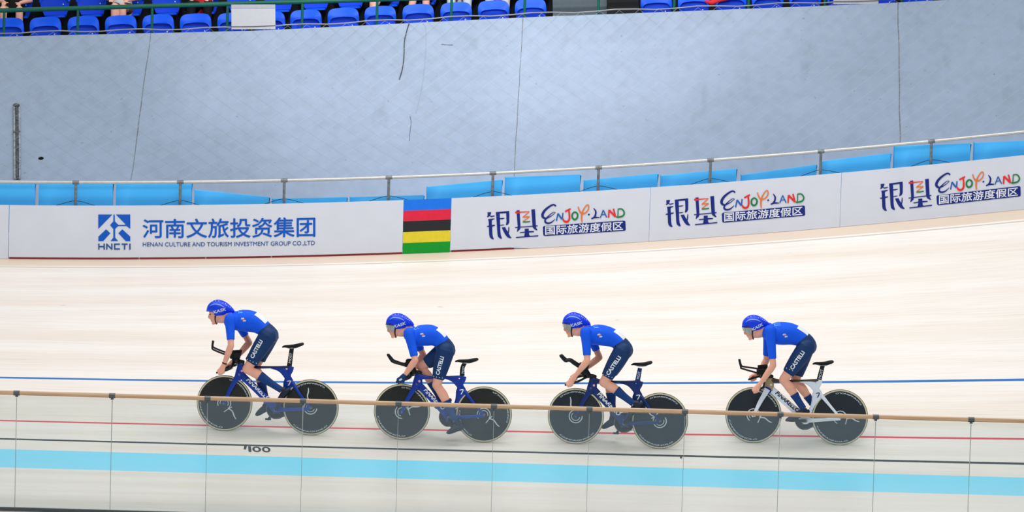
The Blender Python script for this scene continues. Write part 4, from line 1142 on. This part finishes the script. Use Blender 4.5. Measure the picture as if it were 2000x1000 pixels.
def seat_meshes():
    """one tip-up seat: origin at the back of the pan, facing -y"""
    out = {}
    # backrest shell: rounded outline, narrower below
    prof = [(-0.16, 0.0), (-0.195, 0.10), (-0.225, 0.22), (-0.23, 0.30), (-0.222, 0.36), (-0.195, 0.405), (-0.15, 0.425), (-0.08, 0.432), (0, 0.434)]
    prof = catmull(prof, 3); outl = prof + [(-x, z) for x, z in reversed(prof[:-1])]
    def shell(prof, y0, y1, sag):
        V, F = [], []; nc = 10
        rows = [(abs(x), z) for x, z in prof]; rows[-1] = (0.04, rows[-1][1])
        for y in (y0, y1):
            for xw, z in rows:
                for i in range(nc+1):
                    x = -xw+2*xw*i/nc; V.append((x, y-sag*(x/0.23)**2, z))
        m = nc+1; R = len(rows); H_ = R*m
        for r in range(R-1):
            for i in range(nc):
                q = (r*m+i, r*m+i+1, (r+1)*m+i+1, (r+1)*m+i); F.append(q); F.append(tuple(H_+k for k in reversed(q)))
        rim = [i for i in range(m)]+[r*m+nc for r in range(1, R)]+[(R-1)*m+i for i in range(nc-1, -1, -1)]+[r*m for r in range(R-2, 0, -1)]
        for i, k in enumerate(rim):
            k2 = rim[(i+1) % len(rim)]; F.append((k, k2, H_+k2, H_+k))
        return V, F
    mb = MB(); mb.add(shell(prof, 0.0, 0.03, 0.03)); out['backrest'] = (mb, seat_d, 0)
    # rolled upper lip with arched lower edge
    lip = [(-0.232, 0.215), (-0.232, 0.30), (-0.224, 0.362), (-0.197, 0.408), (-0.15, 0.43), (-0.08, 0.438), (0, 0.44)]
    lip = lip+[(-x, z) for x, z in reversed(lip[:-1])]
    lip = catmull(lip, 3)
    low = [(0.212, 0.215), (0.20, 0.255), (0.165, 0.288), (0.11, 0.303), (0.0, 0.31)]
    low = low+[(-x, z) for x, z in reversed(low[:-1])]
    def even(P, n):
        D = [0]
        for q, w in zip(P, P[1:]): D.append(D[-1]+hypot(w[0]-q[0], w[1]-q[1]))
        out = []
        for i in range(n):
            t = D[-1]*i/(n-1); k = min(max(j for j in range(len(D)) if D[j] <= t+1e-9), len(P)-2)
            f = (t-D[k])/(D[k+1]-D[k]); out.append((P[k][0]+(P[k+1][0]-P[k][0])*f, P[k][1]+(P[k+1][1]-P[k][1])*f))
        return out
    V, F = [], []
    lip = even(lip, 31); res = even(catmull([(a, b) for a, b in reversed(low)], 4), 31); m = 31
    for (x, z), (x2, z2) in zip(lip, res):
        sg = -0.03*(x/0.23)**2
        V += [(x, -0.012+sg, z), (x2, -0.032+sg, z2), (x2, 0.004+sg, z2-0.004), (x, 0.04+sg, z)]
    for i in range(m-1):
        for j in range(4): F.append((4*i+j, 4*i+(j+1) % 4, 4*i+4+(j+1) % 4, 4*i+4+j))
    F += [(0, 1, 2, 3), tuple(4*(m-1)+j for j in range(4))]
    mb = MB(); mb.add((V, F)); mb.add(loft([(x2, -0.034-0.03*(x2/0.23)**2, z2) for x2, z2 in res], 0.0065, seg=8, n=2, ref=(0, 1, 0))); out['rim'] = (mb, seat_m, 0)
    pan = [(-0.15, -0.01), (-0.155, -0.06), (-0.145, -0.10), (-0.11, -0.12), (0, -0.125)]
    pan = pan+[(-x, y) for x, y in reversed(pan[:-1])]
    m = len(pan)
    mb = MB(); mb.add(([(x, y, 0.02) for x, y in pan]+[(x, y, -0.02) for x, y in pan], [tuple(range(m)), tuple(range(m, 2*m))]+[(i, (i+1) % m, m+(i+1) % m, m+i) for i in range(m)]))
    out['pan'] = (mb, seat_m, 0.006)
    mb = MB(); mb.box(-0.03, 0.03, -0.1, 0.03, -0.06, -0.02); mb.box(-0.02, 0.02, -0.03, 0.03, -0.43, -0.04); out['bracket'] = (mb, mat('bracket_grey', (70, 76, 84), 0.5), 0)
    mb = MB(); mb.add(ball((0.13, -0.05, 0.175), 0.011)); out['bolt'] = (mb, mat('bolt_white', (214, 222, 232), 0.4), 0)
    return out
def ord_(k): return ['first', 'second', 'third', 'fourth', 'fifth', 'sixth', 'seventh', 'eighth', 'ninth', 'tenth', 'eleventh', 'twelfth', 'thirteenth', 'fourteenth', 'fifteenth', 'sixteenth', 'seventeenth'][k]
proto = None
def new_seat(loc, label, group, no_lip=False):
    global proto
    if proto is None:
        proto = empty('stadium_seat', loc)
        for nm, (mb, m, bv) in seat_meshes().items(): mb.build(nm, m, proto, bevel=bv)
        r = proto
    else:
        r = proto.copy(); COL.objects.link(r)
        for c in list(proto.children):
            d = c.copy(); COL.objects.link(d); d.parent = r
    r.location = loc; r.rotation_euler = (0, -SL, 0)
    tag(r, label, 'seat', group)
    return r
Y1, Y2 = 10.15, 10.98
G1, G2 = 'blue seats of the front row', 'blue seats of the second row'
left = [-54, 19, 92, 166, 239, 312, 385, 458, 529, 600, 673, 745, 819, 893, 966, 1038]
right = [1284, 1357, 1429, 1501, 1574, 1648, 1721, 1794, 1867]
for k, px in enumerate(left[1:]):
    q = on_depth(px, 50, Y1)
    lab = 'blue plastic front row seat, %s from the left edge' % ord_(k)
    if k == 0: lab = 'blue plastic front row seat cut by the left edge of the picture'
    if px == 458: lab = 'blue plastic front row seat half hidden behind the left end of the white sign panel'
    if px == 529: lab = 'blue plastic front row seat half hidden behind the right end of the white sign panel'
    if px == 1038: lab = 'blue plastic front row seat just left of the grey aisle cabinet'
    if px == 966: lab = 'blue plastic front row seat in front of red and white clothing'
    new_seat((q.x, Y1, ztop(q.x)-0.165), lab, G1)
for k, px in enumerate(right):
    q = on_depth(px, 10, Y1)
    lab = ('blue plastic front row seat, %s right of the black case' % ord_(k))
    new_seat((q.x, Y1, ztop(q.x)-0.165), lab, G1)
row2 = [-36, 36, 109, 181, 254, 327, 400, 473, 546, 617, 685, 757, 829, 902, 975, 1046]
for k, px in enumerate(row2[1:]):
    q = on_depth(px, 20, Y2)
    new_seat((q.x, Y2, ztop(q.x)+0.285), 'blue plastic second row seat, %s from the left' % ord_(k), G2)
# green balustrade on top of the wall
green = mat('green_paint', (12, 92, 76), 0.4, var=0.08)
YR = 9.62
root = empty('green_balustrade', (0, YR, ztop(0)))
tag(root, 'dark green steel balustrade along the front of the stand', 'railing')
def grail(pxs):
    pts = []
    for px, py in pxs:
        q = on_depth(px, py, YR); pts.append(q-root.location)
    return pts
mb = MB(); a = on_depth(0, 20.5, YR); c = on_depth(500, 6, YR); d = (c-a)/(c.x-a.x)
pts = [a+d*s-root.location for s in (-6, 0, 3, 6, 9, 12, 15, 18)]
mb.add(loft(pts, 0.033, seg=10, n=1)); mb.build('top_rail', green, root)
for px in (-62, 8, 152, 297, 444, 590, 736, 881, 1024, 1168, 1316, 1461, 1610, 1760, 1905):
    q = on_depth(px, 40, YR); zt_ = (a+d*(q.x-a.x)).z
    mb = MB(); mb.add(tube([Vector((q.x, YR, ztop(q.x)-0.02))-root.location, Vector((q.x, YR, zt_))-root.location], 0.02)); mb.build('baluster', green, root)
edge = mat('grey_edge_wire', (150, 154, 156), 0.6)
mb = MB(); mb.add(loft([Vector((x, YR-0.06+0.01*sin(7*x), ztop(x)+0.055+0.014*sin(5.3*x)))-root.location for x in [-13+0.3*k for k in range(88)]], 0.009, seg=5, n=1, ref=(0, 0, 1))); mb.build('edge_wire', edge, root)
# white sign panels hung on the balustrade
sign_m = mat('sign_white', (186, 188, 193), 0.5, var=0.02)
for (x0, x1, y0, y1, lab) in ((453, 539, 9, 57, 'blank white sign panel hung on the green balustrade at left'), (1628, 1716, -40, 8, 'blank white sign panel hung on the green balustrade at right')):
    A = on_depth(x0, (y0+y1)/2, YR-0.05); Bq = on_depth(x1, (y0+y1)/2, YR-0.05)
    h = (y1-y0)/FOC*49.8; zc = (A.z+Bq.z)/2; w = Bq.x-A.x
    r = empty('sign_panel', ((A.x+Bq.x)/2, YR-0.085, zc-h/2-0.0)); tag(r, lab, 'sign', 'blank sign panels on the balustrade')
    r.rotation_euler = (0, -0.03, 0)
    mb = MB(); mb.box(-w/2, w/2, -0.012, 0.012, 0, h-0.06); mb.build('board', sign_m, r, smooth=False, bevel=0.003)
    mb = MB(); mb.box(-w/2, w/2, -0.014, 0.014, h-0.058, h); mb.build('header', mat('sign_grey', (168, 171, 178), 0.5), r, smooth=False, bevel=0.003)
    mb = MB(); mb.add(loft([(-w/2, -0.02, 0.04), (0, -0.022, 0.042), (w/2, -0.02, 0.055)], 0.005, seg=6, n=2, ref=(0, 0, 1))); mb.build('tie_rope', mat('rope_dark', (92, 94, 92), 0.8), r)
# aisle: grey cabinet and black case
q0 = on_depth(1081, 10, 10.05); q1 = on_depth(1187, 10, 10.05)
r = empty('grey_cabinet', ((q0.x+q1.x)/2, 10.05, ztop(q0.x)-0.10)); tag(r, 'grey flat fronted cabinet standing in the stand aisle', 'cabinet'); r.rotation_euler = (0, -0.04, 0)
w = q1.x-q0.x
mb = MB(); mb.box(-w/2, w/2, 0, 0.5, -0.5, 0.75); mb.build('body', mat('slate_grey', (84, 96, 104), 0.5), r, smooth=False, bevel=0.006)
mb = MB(); mb.box(-w/2, w/2, -0.03, 0.0, 0.10, 0.125); mb.build('bottom_trim', mat('trim_steel', (170, 176, 176), 0.4), r, smooth=False)
q0 = on_depth(1187, 10, 9.95); q1 = on_depth(1249, 10, 9.95)
w = q1.x-q0.x
r = empty('black_case', ((q0.x+q1.x)/2+0.01, 9.95, ztop(q0.x)-0.05)); tag(r, 'black case with slanting side beside the grey cabinet', 'case'); r.rotation_euler = (0, -0.04, 0)
V = [(-w/2, 0, -0.4), (w/2+.02, 0, -0.4), (w/2-0.06, 0, 0.7), (-w/2, 0, 0.7)]; V += [(x, 0.45, z) for x, y, z in V]
mb = MB(); mb.add((V, [(0, 1, 2, 3), (4, 5, 6, 7), (0, 1, 5, 4), (1, 2, 6, 5), (2, 3, 7, 6), (3, 0, 4, 7)])); mb.build('shell', mat('case_black', (8, 11, 15), 0.5), r, smooth=False, bevel=0.01)
mb = MB(); mb.add(loft([(-.1, .2, .69), (-.1, .2, .75), (.1, .2, .75), (.1, .2, .69)], 0.012, seg=8, n=3, ref=(0, 1, 0))); mb.build('handle', MATS['bracket_grey'], r)
# ------------------------------------------------------------------ spectators in the second row
SKIN = mat('skin', (238, 178, 156), 0.5, var=0.05, scale=9)
def seated(px, top, shorts, label, lower=None, shoes=(230, 232, 236), lean=0.0, spread=0.09, foot=(0, 0), knees=0.0, cross=False):
    """a spectator sitting in the second row, feet behind the front row seats"""
    q = on_depth(px, 15, Y2); x = q.x; z = ztop(x)+0.305
    r = empty('person', (x, Y2-0.1, z-0.42)); tag(r, label, 'person', 'spectators in the second row')
    zs = 0.42
    body = MB(); body.add(loft([(0, 0.0, zs+0.07), (0, 0.02, zs+0.3), (0, 0.0, zs+0.48), (0, -0.01, zs+0.54)], [0.10, 0.095, 0.09, 0.05], [0.15, 0.13, 0.16, 0.06], seg=14, ref=(1, 0, 0), cap='round'))
    body.add(loft([(0, -0.01, zs+0.5), (0, -0.03, zs+0.6)], 0.055, seg=10, n=2, ref=(1, 0, 0)))
    body.add(ball((0, -0.03, zs+0.71), 0.077, 0.095, 0.115)); body.add(ball((0, -0.125, zs+0.69), 0.013, 0.02, 0.02))
    for s in (-1, 1): body.add(ball((s*0.078, -0.02, zs+0.70), 0.012, 0.02, 0.03))
    cl = MB(); cl.add(loft([(0, 0.0, zs+0.02), (0, 0.02, zs+0.3), (0, 0.0, zs+0.46), (0, -0.01, zs+0.53)], [0.115, 0.105, 0.10, 0.06], [0.165, 0.145, 0.175, 0.075], seg=14, ref=(1, 0, 0), cap='round'))
    sh = MB(); leg = MB(); feet = MB()
    for s in (-1, 1):
        kx = s*(spread+0.03)+knees
        fx = kx+(foot[0] if s < 0 else foot[1])
        hip = (s*0.085, -0.02, zs+0.07); knee = (kx, -0.44, zs+0.10); ank = (fx, -0.42, 0.09)
        if cross and s > 0: knee = (kx-0.05, -0.44, zs+0.16); ank = (fx-0.2, -0.5, 0.24)
        leg.add(loft([hip, knee], [0.075, 0.055], seg=12, n=3, ref=(0, 0, 1), cap='round'))
        mid = tuple((a*0.65+b*0.35) for a, b in zip(knee, ank))
        leg.add(loft([knee, mid, ank], [0.055, 0.055, 0.036], seg=12, n=4, ref=(1, 0, 0), cap='round'))
        leg.add(loft([(ank[0], ank[1]+0.02, ank[2]-0.05), (ank[0], ank[1]-0.15, ank[2]-0.065)], [0.03, 0.02], [0.035, 0.035], seg=10, n=2, ref=(1, 0, 0), cap='round'))
        feet.add(loft([(ank[0], ank[1]+0.045, ank[2]-0.045), (ank[0], ank[1]-0.06, ank[2]-0.05), (ank[0], ank[1]-0.17, ank[2]-0.06)], [0.045, 0.042, 0.025], [0.04, 0.045, 0.04], seg=10, n=3, ref=(1, 0, 0), cap='round'))
        e = 0.62 if lower is None else 1.0
        kn2 = tuple(a+(b-a)*e for a, b in zip(hip, knee))
        sh.add(loft([hip, kn2], [0.098, 0.08 if e < 1 else 0.072], seg=12, n=3, ref=(0, 0, 1), cap='round' if lower else True))
        if lower: sh.add(loft([knee, mid, (ank[0], ank[1], ank[2]+0.04)], [0.07, 0.066, 0.055], seg=12, n=4, ref=(1, 0, 0), cap='round'))
        S_ = (s*0.18, 0.0, zs+0.46); E_ = (s*0.25, -0.12, zs+0.24); W_ = (s*0.12+knees, -0.34, zs+0.20); 
        body.add(loft([S_, E_], [0.048, 0.042], seg=10, n=3, ref=(1, 0, 0), cap='round')); body.add(loft([E_, W_], [0.042, 0.028], seg=10, n=3, ref=(1, 0, 0), cap='round'))
        body.add(ball((W_[0]-s*0.01, W_[1]-0.05, W_[2]-0.01), 0.04, 0.05, 0.02))
        for k in range(4):
            bx = W_[0]-s*0.01+(k-1.5)*0.02
            body.add(loft([(bx, W_[1]-0.08, W_[2]-0.005), (bx, W_[1]-0.12, W_[2]-0.012), (bx, W_[1]-0.135+0.006*abs(k-1), W_[2]-0.04)], [0.009, 0.0085, 0.007], seg=8, n=2, ref=(1, 0, 0), cap='round'))
        body.add(loft([(W_[0]-s*0.05, W_[1]-0.04, W_[2]), (W_[0]-s*0.075, W_[1]-0.075, W_[2]-0.005)], [0.01, 0.008], seg=8, n=2, ref=(0, 0, 1), cap='round'))
        cl.add(loft([S_, tuple(a+(b-a)*0.7 for a, b in zip(S_, E_))], [0.066, 0.06], seg=10, n=3, ref=(1, 0, 0)))
    body.v += leg.v and []
    k0 = len(body.v); body.v += leg.v; body.f += [tuple(i+k0 for i in ff) for ff in leg.f]; body.mi += leg.mi
    fuse(body, 'body', SKIN, 0.012, r, 3)
    fuse(cl, 'shirt', mat('shirt_%d_%d_%d' % top, top, 0.8), 0.014, r, 3)
    fuse(sh, 'shorts' if lower is None else 'trousers', mat('cloth_%d_%d_%d' % shorts, shorts, 0.8), 0.014, r, 3)
    feet.build('shoes', mat('shoe_%d_%d_%d' % shoes, shoes, 0.6), r)
    hr = MB(); hr.add(ball((0, -0.005, zs+0.755), 0.086, 0.10, 0.095)); hr.build('hair', mat('hair_dark', (32, 26, 24), 0.7), r)
    return r
seated(30, (18, 18, 21), (14, 15, 18), 'spectator in black shorts and black top at the far left of the stand', knees=0.02)
seated(240, (214, 216, 220), (120, 84, 74), 'spectator with bare legs close together behind a front row seat, left part of the stand', spread=0.03)
seated(396, (190, 30, 40), (12, 13, 17), 'spectator in black trousers and red shirt left of the white sign panel', lower=True, shoes=(40, 40, 46))
seated(742, (40, 46, 60), (24, 26, 34), 'spectator with one bare leg crossed, right of the white sign panel', cross=True, spread=0.05)
seated(822, (36, 58, 120), (26, 40, 92), 'spectator with bare leg stretched out, second to the right of the white sign panel', foot=(-0.08, 0.0), spread=0.06)
seated(898, (220, 224, 230), (206, 212, 220), 'spectator in pale grey clothing left of the red and white one', lower=True)
seated(972, (206, 30, 40), (216, 210, 210), 'spectator in red and white clothing near the grey cabinet', lower=True, shoes=(190, 30, 36))
# red scarf lying over a seat on the right
q = [on_depth(px, py, Y1-0.06) for px, py in ((1376, 2), (1390, 5), (1402, 1), (1424, -4))]
mb = MB(); mb.add(loft([p-q[0] for p in q], [0.012, 0.035, 0.03, 0.03], [0.012, 0.015, 0.015, 0.015], seg=10, n=4))
o = mb.build('red_scarf', mat('scarf_red', (226, 44, 56), 0.7)); o.location = q[0]; tag(o, 'red scarf draped over a front row seat right of the black case', 'scarf')

# ------------------------------------------------------------------ safety net between stand and guard rail
def N_(x, t):
    a = B(x, 1.05, -0.13); c = Vector((x, YR-0.08, ztop(x)+0.05))
    q = a+(c-a)*t; q.z -= 0.22*t*(1-t)*2; return q
mb = MB(); cell = 0.285
T = 12
for dirn in (1, -1):
    for k in range(-16, 66):
        x0 = -9.5+cell*k
        # each twine climbs diagonally from rail to stand
        span = cell*11.5
        pts = []
        for i in range(T+1):
            t = i/T; x = x0+dirn*span*t
            if -9.6 <= x <= 9.6: pts.append(N_(x, t)+Vector((random.uniform(-.004, .004), 0, random.uniform(-.006, .006))))
        if len(pts) > 1: mb.add(loft(pts, 0.0015, seg=3, n=1, ref=(0, 0, 1), cap=False))
o = mb.build('safety_net', mat('net_twine', (178, 180, 180), 0.7), smooth=False, fix=False)
tag(o, 'thin diamond mesh safety net strung from the stand edge down to the guard rail', 'net')

# ------------------------------------------------------------------ glass barrier in front of the track
YG = -4.64
def glass_material():
    m = bpy.data.materials.new('barrier_glass'); m.use_nodes = True
    nt = m.node_tree; N = nt.nodes; L = nt.links
    for q in list(N):
        if q.type != 'OUTPUT_MATERIAL': N.remove(q)
    out = [q for q in N if q.type == 'OUTPUT_MATERIAL'][0]
    tr = N.new('ShaderNodeBsdfTransparent'); tr.inputs[0].default_value = (0.92, 0.94, 0.925, 1)
    gl = N.new('ShaderNodeBsdfGlossy'); gl.inputs['Roughness'].default_value = 0.12; gl.inputs[0].default_value = (0.95, 0.97, 1, 1)
    df = N.new('ShaderNodeBsdfDiffuse'); df.inputs[0].default_value = (0.50, 0.76, 0.95, 1)
    tc = N.new('ShaderNodeTexCoord'); nz = N.new('ShaderNodeTexNoise'); nz.inputs['Scale'].default_value = 1.5; nz.inputs['Detail'].default_value = 6
    L.new(tc.outputs['Object'], nz.inputs[0])
    mr = N.new('ShaderNodeMapRange'); mr.inputs[3].default_value = 0.03; mr.inputs[4].default_value = 0.085; L.new(nz.outputs['Fac'], mr.inputs[0])
    m1 = N.new('ShaderNodeMixShader'); L.new(mr.outputs[0], m1.inputs[0]); L.new(tr.outputs[0], m1.inputs[1]); L.new(df.outputs[0], m1.inputs[2])
    fr = N.new('ShaderNodeFresnel'); fr.inputs[0].default_value = 1.45
    m2 = N.new('ShaderNodeMixShader'); L.new(fr.outputs[0], m2.inputs[0]); L.new(m1.outputs[0], m2.inputs[1]); L.new(gl.outputs[0], m2.inputs[2])
    L.new(m2.outputs[0], out.inputs[0])
    return m
root = empty('glass_barrier', (0, YG, 0)); tag(root, 'low clear glass barrier with a round wooden handrail in front of the track', 'barrier')
def wood(name):
    m = bpy.data.materials.new(name); m.use_nodes = True
    nt = m.node_tree; b = nt.nodes['Principled BSDF']; tc = nt.nodes.new('ShaderNodeTexCoord'); mp = nt.nodes.new('ShaderNodeMapping'); mp.inputs['Scale'].default_value = (1.2, 40, 40)
    nz = nt.nodes.new('ShaderNodeTexNoise'); nz.inputs['Scale'].default_value = 1.5; nz.inputs['Detail'].default_value = 6
    nt.links.new(tc.outputs['Object'], mp.inputs[0]); nt.links.new(mp.outputs[0], nz.inputs[0])
    rp = nt.nodes.new('ShaderNodeValToRGB'); nt.links.new(nz.outputs['Fac'], rp.inputs[0])
    rp.color_ramp.elements[0].position = 0.3; rp.color_ramp.elements[0].color = lin((182, 146, 110))+(1,); rp.color_ramp.elements[1].position = 0.7; rp.color_ramp.elements[1].color = lin((212, 178, 142))+(1,)
    nt.links.new(rp.outputs[0], b.inputs['Base Color']); b.inputs['Roughness'].default_value = 0.4
    return m
mb = MB(); mb.add(loft([(-10+0.5*k, 0, 1.25) for k in range(41)], 0.0235, seg=16, n=1)); mb.build('handrail', wood('varnished_beech'), root)
gm = glass_material(); clamp_m = mat('clamp_steel', (92, 98, 102), 0.35, 0.6)
x_first = on_depth(32.7, 773, YG).x
edge_m = mat('glass_edge', (150, 164, 158), 0.25)
seams = [x_first+1.0045*k for k in range(-4, 15)]
for k, x in enumerate(seams[:-1]):
    mb = MB(); mb.box(x+0.004, seams[k+1]-0.004, -0.006, 0.006, 0.02, 1.222)
    mb.build('glass_pane', gm, root, smooth=False)
for x in seams:
    mb = MB(); mb.add(loft([(x-0.032, 0, 1.25), (x+0.032, 0, 1.25)], 0.027, seg=14, n=1)); mb.box(x-0.014, x+0.014, -0.011, 0.011, 1.208, 1.24); mb.build('rail_clamp', clamp_m, root)
    mb = MB(); mb.box(x-0.0026, x+0.0026, -0.0062, 0.0062, 0.02, 1.2); mb.build('pane_seal', edge_m, root, smooth=False)
mb = MB(); mb.box(-12, 12, -0.03, 0.03, 0.0, 0.035); mb.build('base_channel', mat('channel_grey', (84, 90, 92), 0.5, 0.3), root, smooth=False)
